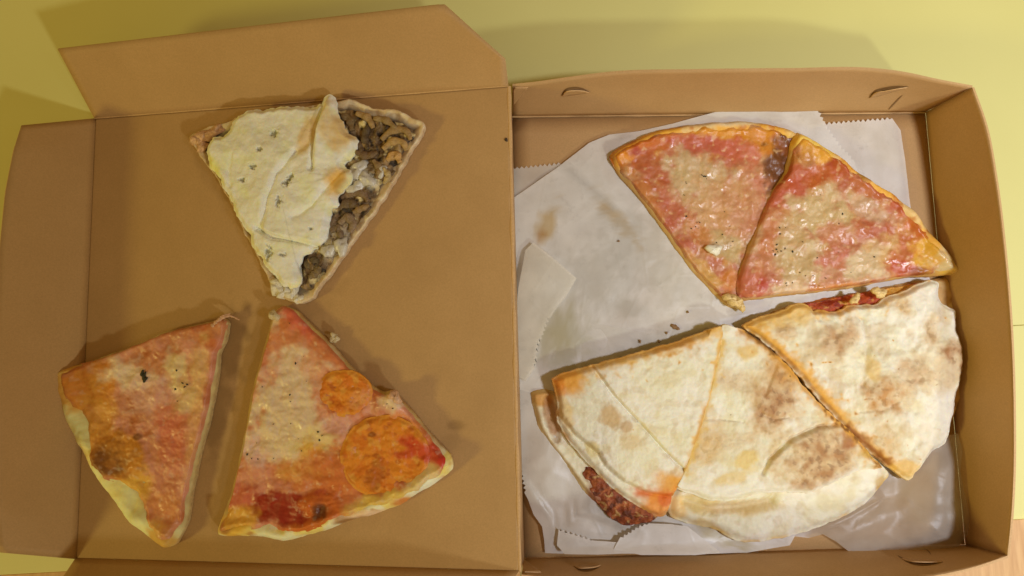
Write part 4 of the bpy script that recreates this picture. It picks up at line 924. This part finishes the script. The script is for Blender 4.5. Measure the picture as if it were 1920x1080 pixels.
slab('meat_filling', oFf, (1165, 938), PT, lambda ctx, x, y, d: .0080+.0028*sstep(0, .005, d)+.0016*ctx.n(18, 2, 1)+.0004*ctx.n(8, 2, 2), fF, Fo, M_fill, 300, 50, .01, .0012, 702, off=.010)
CRK = [(1110, 688), (1150, 742), (1200, 795), (1245, 845), (1283, 882)]
LIP = [(1045, 770), (1080, 815), (1122, 848), (1135, 872), (1170, 902), (1215, 922), (1260, 930)]
def featF(ctx):
    h = ctx.fold(CRK, .0010, 60, 2, -1)-.0024*ctx.line(CRK, 3.2, .15)
    h = h-.0036*sstep(-2, 5, signed(ctx.X, ctx.Y, LIP)[0]*signed(ctx.X, ctx.Y, LIP)[1])-.0020*ctx.line(LIP, 4, .2)
    return h-.0025*ctx.blob(1250, 985, 60, 30, 0, .6)-.0006*ctx.line([(1200, 665), (1210, 690)], 4)
def pF(ctx, x, y, d, h):
    c = cream(ctx)
    c = mix(c, at(*ORG), ctx.blob(1060, 712, 36, 28, -10, .6)*.95); c = mix(c, at(226, 130, 34), ctx.blob(1045, 725, 14, 16)*.8); c = mix(c, at(224, 168, 74), .9*ctx.line([(1100, 688), (1200, 660), (1280, 636), (1345, 615)], 16, .8)); c = mix(c, at(206, 140, 60), .8*ctx.line([(1230, 655), (1290, 640)], 12, .8))
    c = mix(c, at(232, 178, 92), .9*ctx.line([(1350, 625), (1330, 740), (1300, 830), (1285, 880)], 5, .8)); c = mix(c, at(*ORG), ctx.blob(1265, 905, 40, 22, 0, .6)*.9); c = mix(c, at(216, 100, 26), .9*ctx.line([(1200, 925), (1250, 930), (1275, 928)], 12, .6)); c = mix(c, at(234, 140, 40), ctx.blob(1235, 955, 34, 30, 0, .5)*.9); c = mix(c, at(214, 96, 26), ctx.blob(1250, 935, 18, 14)*.8)
    c = mix(c, at(206, 166, 112), ctx.blob(1145, 780, 26, 18, 30)*.8); c = mix(c, at(196, 154, 110), ctx.blob(1170, 800, 12, 12)*.7); c = mix(c, at(214, 182, 130), ctx.blob(1185, 828, 20, 18)*.6); c = mix(c, at(226, 190, 120), ctx.blob(1060, 770, 12, 40, -15)*.7); c = mix(c, at(214, 190, 120), ctx.blob(1110, 840, 12, 20, -30)*.7)
    c = mix(c, at(210, 150, 70), .7*sstep(.0025, .0005, d)*sstep(-.1, .4, ctx.n(30, 2, 9)))
    return c, np.full(len(x), .2)
oF1 = [(1036, 712), (1060, 700), (1110, 686), (1200, 661), (1280, 637), (1338, 617), (1354, 612), (1356, 640), (1339, 720), (1315, 800), (1295, 858), (1285, 892), (1268, 930), (1254, 972), (1236, 974), (1205, 958), (1150, 918), (1110, 878), (1072, 835), (1048, 795), (1048, 765), (1042, 735)]
Ft_ = slab('top_crust', oF1, (1190, 800), PT, crust_h(.0190, .0065, .0005, featF, puff=.0006, cut=FG), pF, Fo, M_crust, 640, 120, .0045, .0006, 703, off=.0155, side_col=at(228, 190, 120))
# middle one
Go = folded('folded_slice', 'folded pizza slice with two browned blisters, thick pale rolled edge along front', (1450, 820), PT)
def bG(ctx, x, y, d, h):
    c = cream(ctx, 4); c = mix(c, at(214, 176, 112), .8*sstep(.003, .0005, d)*sstep(-.1, .4, ctx.n(40, 2, 8))); c = mix(c, at(150, 94, 44), ctx.line([(1540, 1000), (1590, 978), (1650, 938)], 6, .8)*.9); c = mix(c, at(222, 190, 110), ctx.blob(1310, 940, 30, 20)*.6); c = mix(c, at(218, 184, 126), ctx.blob(1390, 950, 70, 14, 0)*.6); c = mix(c, at(236, 190, 110), ctx.blob(1268, 950, 16, 20)*.7); c = mix(c, at(196, 150, 80), ctx.blob(1650, 905, 16, 16)*.7); c = mix(c, at(200, 160, 80), ctx.blob(1330, 990, 40, 12, 25)*.6); return c
oG0 = [(1256, 948), (1275, 900), (1330, 870), (1450, 800), (1600, 820), (1672, 886), (1666, 905), (1632, 945), (1590, 970), (1545, 990), (1480, 1010), (1410, 1021), (1372, 1012), (1345, 996), (1300, 985), (1262, 972)]
slab('bottom_crust', oG0, (1450, 920), PT, crust_h(.0118, .010, .0010, lambda ctx: -.0055*ctx.line([(1285, 938), (1330, 953), (1380, 951), (1440, 940)], 11, .2)), bG, Go, M_crust, 480, 60, .02, .0006, 711, off=.008, side_col=at(196, 150, 92))
ARC = [(1428, 885), (1440, 860), (1480, 822), (1530, 800), (1565, 795)]
def featG(ctx):
    h = ctx.fold(ARC, .0022, 70, 3, 1)-.0026*ctx.line(ARC, 3.8, .2)
    h = h+.0014*ctx.blob(1450, 745, 40, 66, 15, .6)+.0016*ctx.blob(1530, 860, 66, 55, -20, .6)
    h = h-.0014*ctx.line([(1425, 775), (1450, 785), (1475, 780)], 4)-.0010*ctx.line([(1450, 690), (1430, 740)], 4)-.0006*ctx.line([(1310, 785), (1350, 785), (1390, 790)], 3)
    return h
def pG(ctx, x, y, d, h):
    c = cream(ctx)
    c = char(ctx, c, 1452, 745, 36, 66, 18, 1); c = char(ctx, c, 1465, 690, 26, 30, 30, .8, (200, 140, 84)); c = char(ctx, c, 1535, 862, 66, 52, -20, 1, (180, 128, 84)); c = mix(c, at(168, 96, 44), ctx.blob(1588, 818, 16, 26, 20)*.8)
    c = char(ctx, c, 1322, 830, 26, 40, 20, .7, (220, 176, 112)); c = char(ctx, c, 1380, 715, 44, 16, 5, .5, (206, 172, 130)); c = char(ctx, c, 1370, 830, 30, 14, -30, .4, (212, 184, 140))
    c = mix(c, at(226, 180, 84), .85*ctx.line([(1352, 640), (1340, 690), (1310, 800), (1284, 880)], 7, .8)); c = mix(c, at(222, 176, 80), ctx.blob(1400, 660, 20, 14)*.7); c = mix(c, at(224, 186, 92), ctx.blob(1395, 860, 26, 16, -20)*.7); c = mix(c, at(224, 186, 100), ctx.blob(1370, 895, 40, 12, -20)*.6)
    c = mix(c, at(226, 160, 66), .95*ctx.line([(1395, 620), (1440, 650), (1500, 710), (1560, 780), (1600, 815), (1665, 885)], 13, .7)); c = mix(c, at(96, 52, 22), .9*ctx.line([(1400, 622), (1432, 644), (1452, 660)], 4, .9)); c = mix(c, at(120, 66, 28), .8*sstep(-.1, .3, ctx.n(14, 2, 50))*ctx.line([(1560, 784), (1604, 818), (1662, 878)], 8, 1.0))
    c = mix(c, at(206, 160, 66), ctx.blob(1640, 850, 26, 8, 0)*.7); c = mix(c, at(236, 232, 216), ctx.line([(1300, 915), (1420, 915), (1520, 925), (1600, 885)], 10)*.7)
    return c, np.full(len(x), .2)
oG1 = [(1357, 610), (1378, 613), (1402, 620), (1437, 643), (1476, 679), (1526, 738), (1566, 778), (1604, 812), (1641, 857), (1664, 880), (1620, 884), (1575, 905), (1525, 926), (1480, 926), (1430, 928), (1385, 940), (1340, 942), (1300, 930), (1272, 918), (1285, 888), (1313, 802), (1337, 722), (1354, 642)]
Gt_ = slab('top_crust', oG1, (1440, 800), PT, crust_h(.0190, .0065, .0006, featG, puff=.0006, cut=FG), pG, Go, M_crust, 640, 120, .0050, .0006, 713, off=.0165, side_col=at(226, 180, 100))
# right one
Ho = folded('folded_slice', 'folded pizza slice with patchy toasted top, red sauce oozing toward the ham slices', (1640, 700), PT)
def bH(ctx, x, y, d, h): 
    c = np.tile(at(206, 160, 100), (len(x), 1)); c = mix(c, at(226, 196, 140), sstep(0, .4, ctx.n(30, 3, 1))); c = mix(c, at(160, 110, 60), .8*sstep(.2, .6, ctx.n(22, 3, 2))); c = mix(c, at(206, 110, 40), ctx.blob(1560, 560, 70, 20, -8)*.9); return c
oH0 = [(1405, 612), (1440, 590), (1500, 570), (1550, 560), (1640, 545), (1700, 530), (1760, 522), (1786, 520), (1794, 548), (1812, 575), (1818, 620), (1820, 700), (1800, 780), (1740, 860), (1700, 880), (1600, 800), (1500, 690)]
slab('bottom_crust', oH0, (1640, 690), PT, crust_h(.0080, .004, .0006), bH, Ho, M_crust, 420, 50, .02, .0008, 721, off=.005, side_col=at(190, 140, 84))
def fH(ctx, x, y, d, h):
    c = np.tile(at(186, 70, 30), (len(x), 1)); c = mix(c, at(206, 108, 40), sstep(0, .4, ctx.n(22, 3, 1))); c = mix(c, at(150, 44, 22), sstep(.1, .5, ctx.n(18, 3, 2))); c = mix(c, at(222, 156, 70), .8*sstep(.3, .6, ctx.n(14, 3, 3))); c = mix(c, at(226, 160, 70), ctx.blob(1680, 545, 40, 14)*.9); return c, np.full(len(x), .7)
oHf = [(1500, 580), (1545, 565), (1580, 556), (1640, 546), (1700, 536), (1740, 532), (1740, 570), (1680, 600), (1560, 600)]
slab('sauce_filling', oHf, (1630, 572), PT, lambda ctx, x, y, d: .0085+.002*sstep(0, .005, d)+.0012*ctx.n(18, 3, 1), fH, Ho, M_fill, 260, 40, .01, .0010, 722, off=.010)
p = PT(1648, 548, .012); lump('cheese_nugget', (p[0], p[1], p[2]), .0038, M_tip, Ho, 71, .6, 1.3, .2)
p = PT(1605, 560, .012); lump('cheese_nugget', (p[0], p[1], p[2]-.001), .0030, M_tip, Ho, 72, .6, 1.3, .9)
def featH(ctx):
    h = .0016*ctx.blob(1560, 640, 50, 40, 20, .7)+.0014*ctx.blob(1650, 735, 44, 44, 0, .6)+.0014*ctx.blob(1790, 660, 30, 26, 0, .6)+.0010*ctx.blob(1745, 620, 20, 34, 10, .6)+.0012*ctx.blob(1700, 700, 60, 40, 0, .7)
    h = h-.0012*ctx.line([(1615, 600), (1622, 650), (1612, 720)], 6, .5)-.0010*ctx.line([(1610, 770), (1650, 768), (1680, 750)], 4, .5)-.0012*ctx.line([(1720, 825), (1700, 860)], 6)-.0008*ctx.line([(1540, 575), (1535, 600)], 5)
    return h+.0010*ctx.n(38, 3, 44)
def pH(ctx, x, y, d, h):
    c = cream(ctx)
    c = mix(c, at(212, 186, 150), .6*sstep(0, .45, ctx.n(44, 4, 14)))
    for (a, b, r1, r2, rot, m, q) in ((1470, 620, 20, 15, 0, .8, (196, 150, 104)), (1560, 645, 32, 30, 20, .9, (192, 142, 98)), (1590, 620, 14, 24, 0, .6, (206, 160, 120)), (1650, 740, 40, 36, 0, .9, (196, 136, 78)), (1715, 700, 34, 28, 0, .7, (194, 152, 112)), (1740, 625, 14, 26, 8, .85, (190, 150, 106)), (1790, 665, 28, 22, 10, 1.0, (178, 124, 84)), (1805, 690, 14, 16, 0, .8, (170, 118, 80)),
            (1760, 715, 26, 20, 0, .5, (206, 170, 124)), (1690, 690, 20, 16, 0, .5, (200, 160, 120)), (1655, 830, 30, 26, 30, .6, (212, 160, 96)), (1690, 575, 16, 14, 0, .6, (206, 150, 90))):
        c = char(ctx, c, a, b, r1, r2, rot, m, q, (218, 188, 146))
    c = mix(c, at(232, 174, 84), .9*ctx.line([(1400, 610), (1440, 592), (1500, 572), (1540, 580), (1590, 570), (1660, 548), (1710, 540)], 14, .9)); c = mix(c, at(226, 180, 96), ctx.blob(1480, 590, 70, 22, -15)*.6); c = mix(c, at(226, 150, 50), ctx.blob(1560, 575, 40, 12, 0)*.7)
    c = mix(c, at(228, 166, 72), .95*ctx.line([(1405, 612), (1450, 642), (1500, 690), (1540, 735), (1600, 805), (1680, 880)], 10, .9)); c = mix(c, at(150, 80, 34), .8*ctx.line([(1590, 800), (1640, 845), (1670, 872)], 6, 1.0)); c = mix(c, at(230, 176, 80), ctx.blob(1700, 880, 26, 20)*.7); c = mix(c, at(226, 180, 90), ctx.blob(1630, 690, 14, 20)*.6)
    c = mix(c, at(250, 248, 240), ctx.blob(1760, 790, 40, 60, 25, .6)*.7); c = mix(c, at(240, 234, 214), ctx.blob(1740, 560, 44, 26)*.7)
    return c, np.full(len(x), .2)
oH1 = [(1400, 610), (1425, 597), (1455, 588), (1480, 578), (1492, 570), (1510, 567), (1525, 572), (1535, 582), (1555, 580), (1575, 585), (1600, 573), (1625, 570), (1650, 568), (1672, 558), (1705, 545), (1730, 532), (1758, 525), (1772, 529), (1774, 552), (1782, 566), (1803, 582), (1806, 610), (1815, 650), (1818, 690), (1808, 740), (1798, 780), (1786, 832), (1760, 850), (1735, 880), (1716, 903), (1690, 887), (1637, 846), (1596, 807), (1554, 758), (1514, 714), (1474, 670), (1436, 637)]
slab('top_crust', oH1, (1640, 700), PT, crust_h(.0165, .0055, .0012, featH, puff=.003), pH, Ho, M_crust, 680, 130, .0045, .0010, 723, off=.0155, side_col=at(224, 180, 110))

# ------------------------------------------------------------------ loose crumbs
for k, (a, b, r) in enumerate(((1264, 612, .0017), (1271, 616, .0011), (1200, 640, .0009), (1250, 624, .0008), (1290, 585, .0007), (1236, 640, .0008), (1160, 452, .0007))):
    p = P(a, b, .0055); o = lump('crumb', (p[0], p[1], p[2]-.0003), r, M_crumb, None, k+80, .6, 1.3, k)
    tag(o, ('largest toasted crumb, lying just off the peak of the folded slices' if k == 0 else 'second crumb touching the largest toasted crumb on the paper' if k == 1 else 'speck-sized toasted crumb lying alone on the white waxed paper'), 'crumb', 'crumbs on the paper')
p = PL(949, 262, .0004); tag(lump('speck', tuple(p), .0011, M_dark, None, 99, .4), 'tiny dark speck on the lid beside the hinge', 'speck')
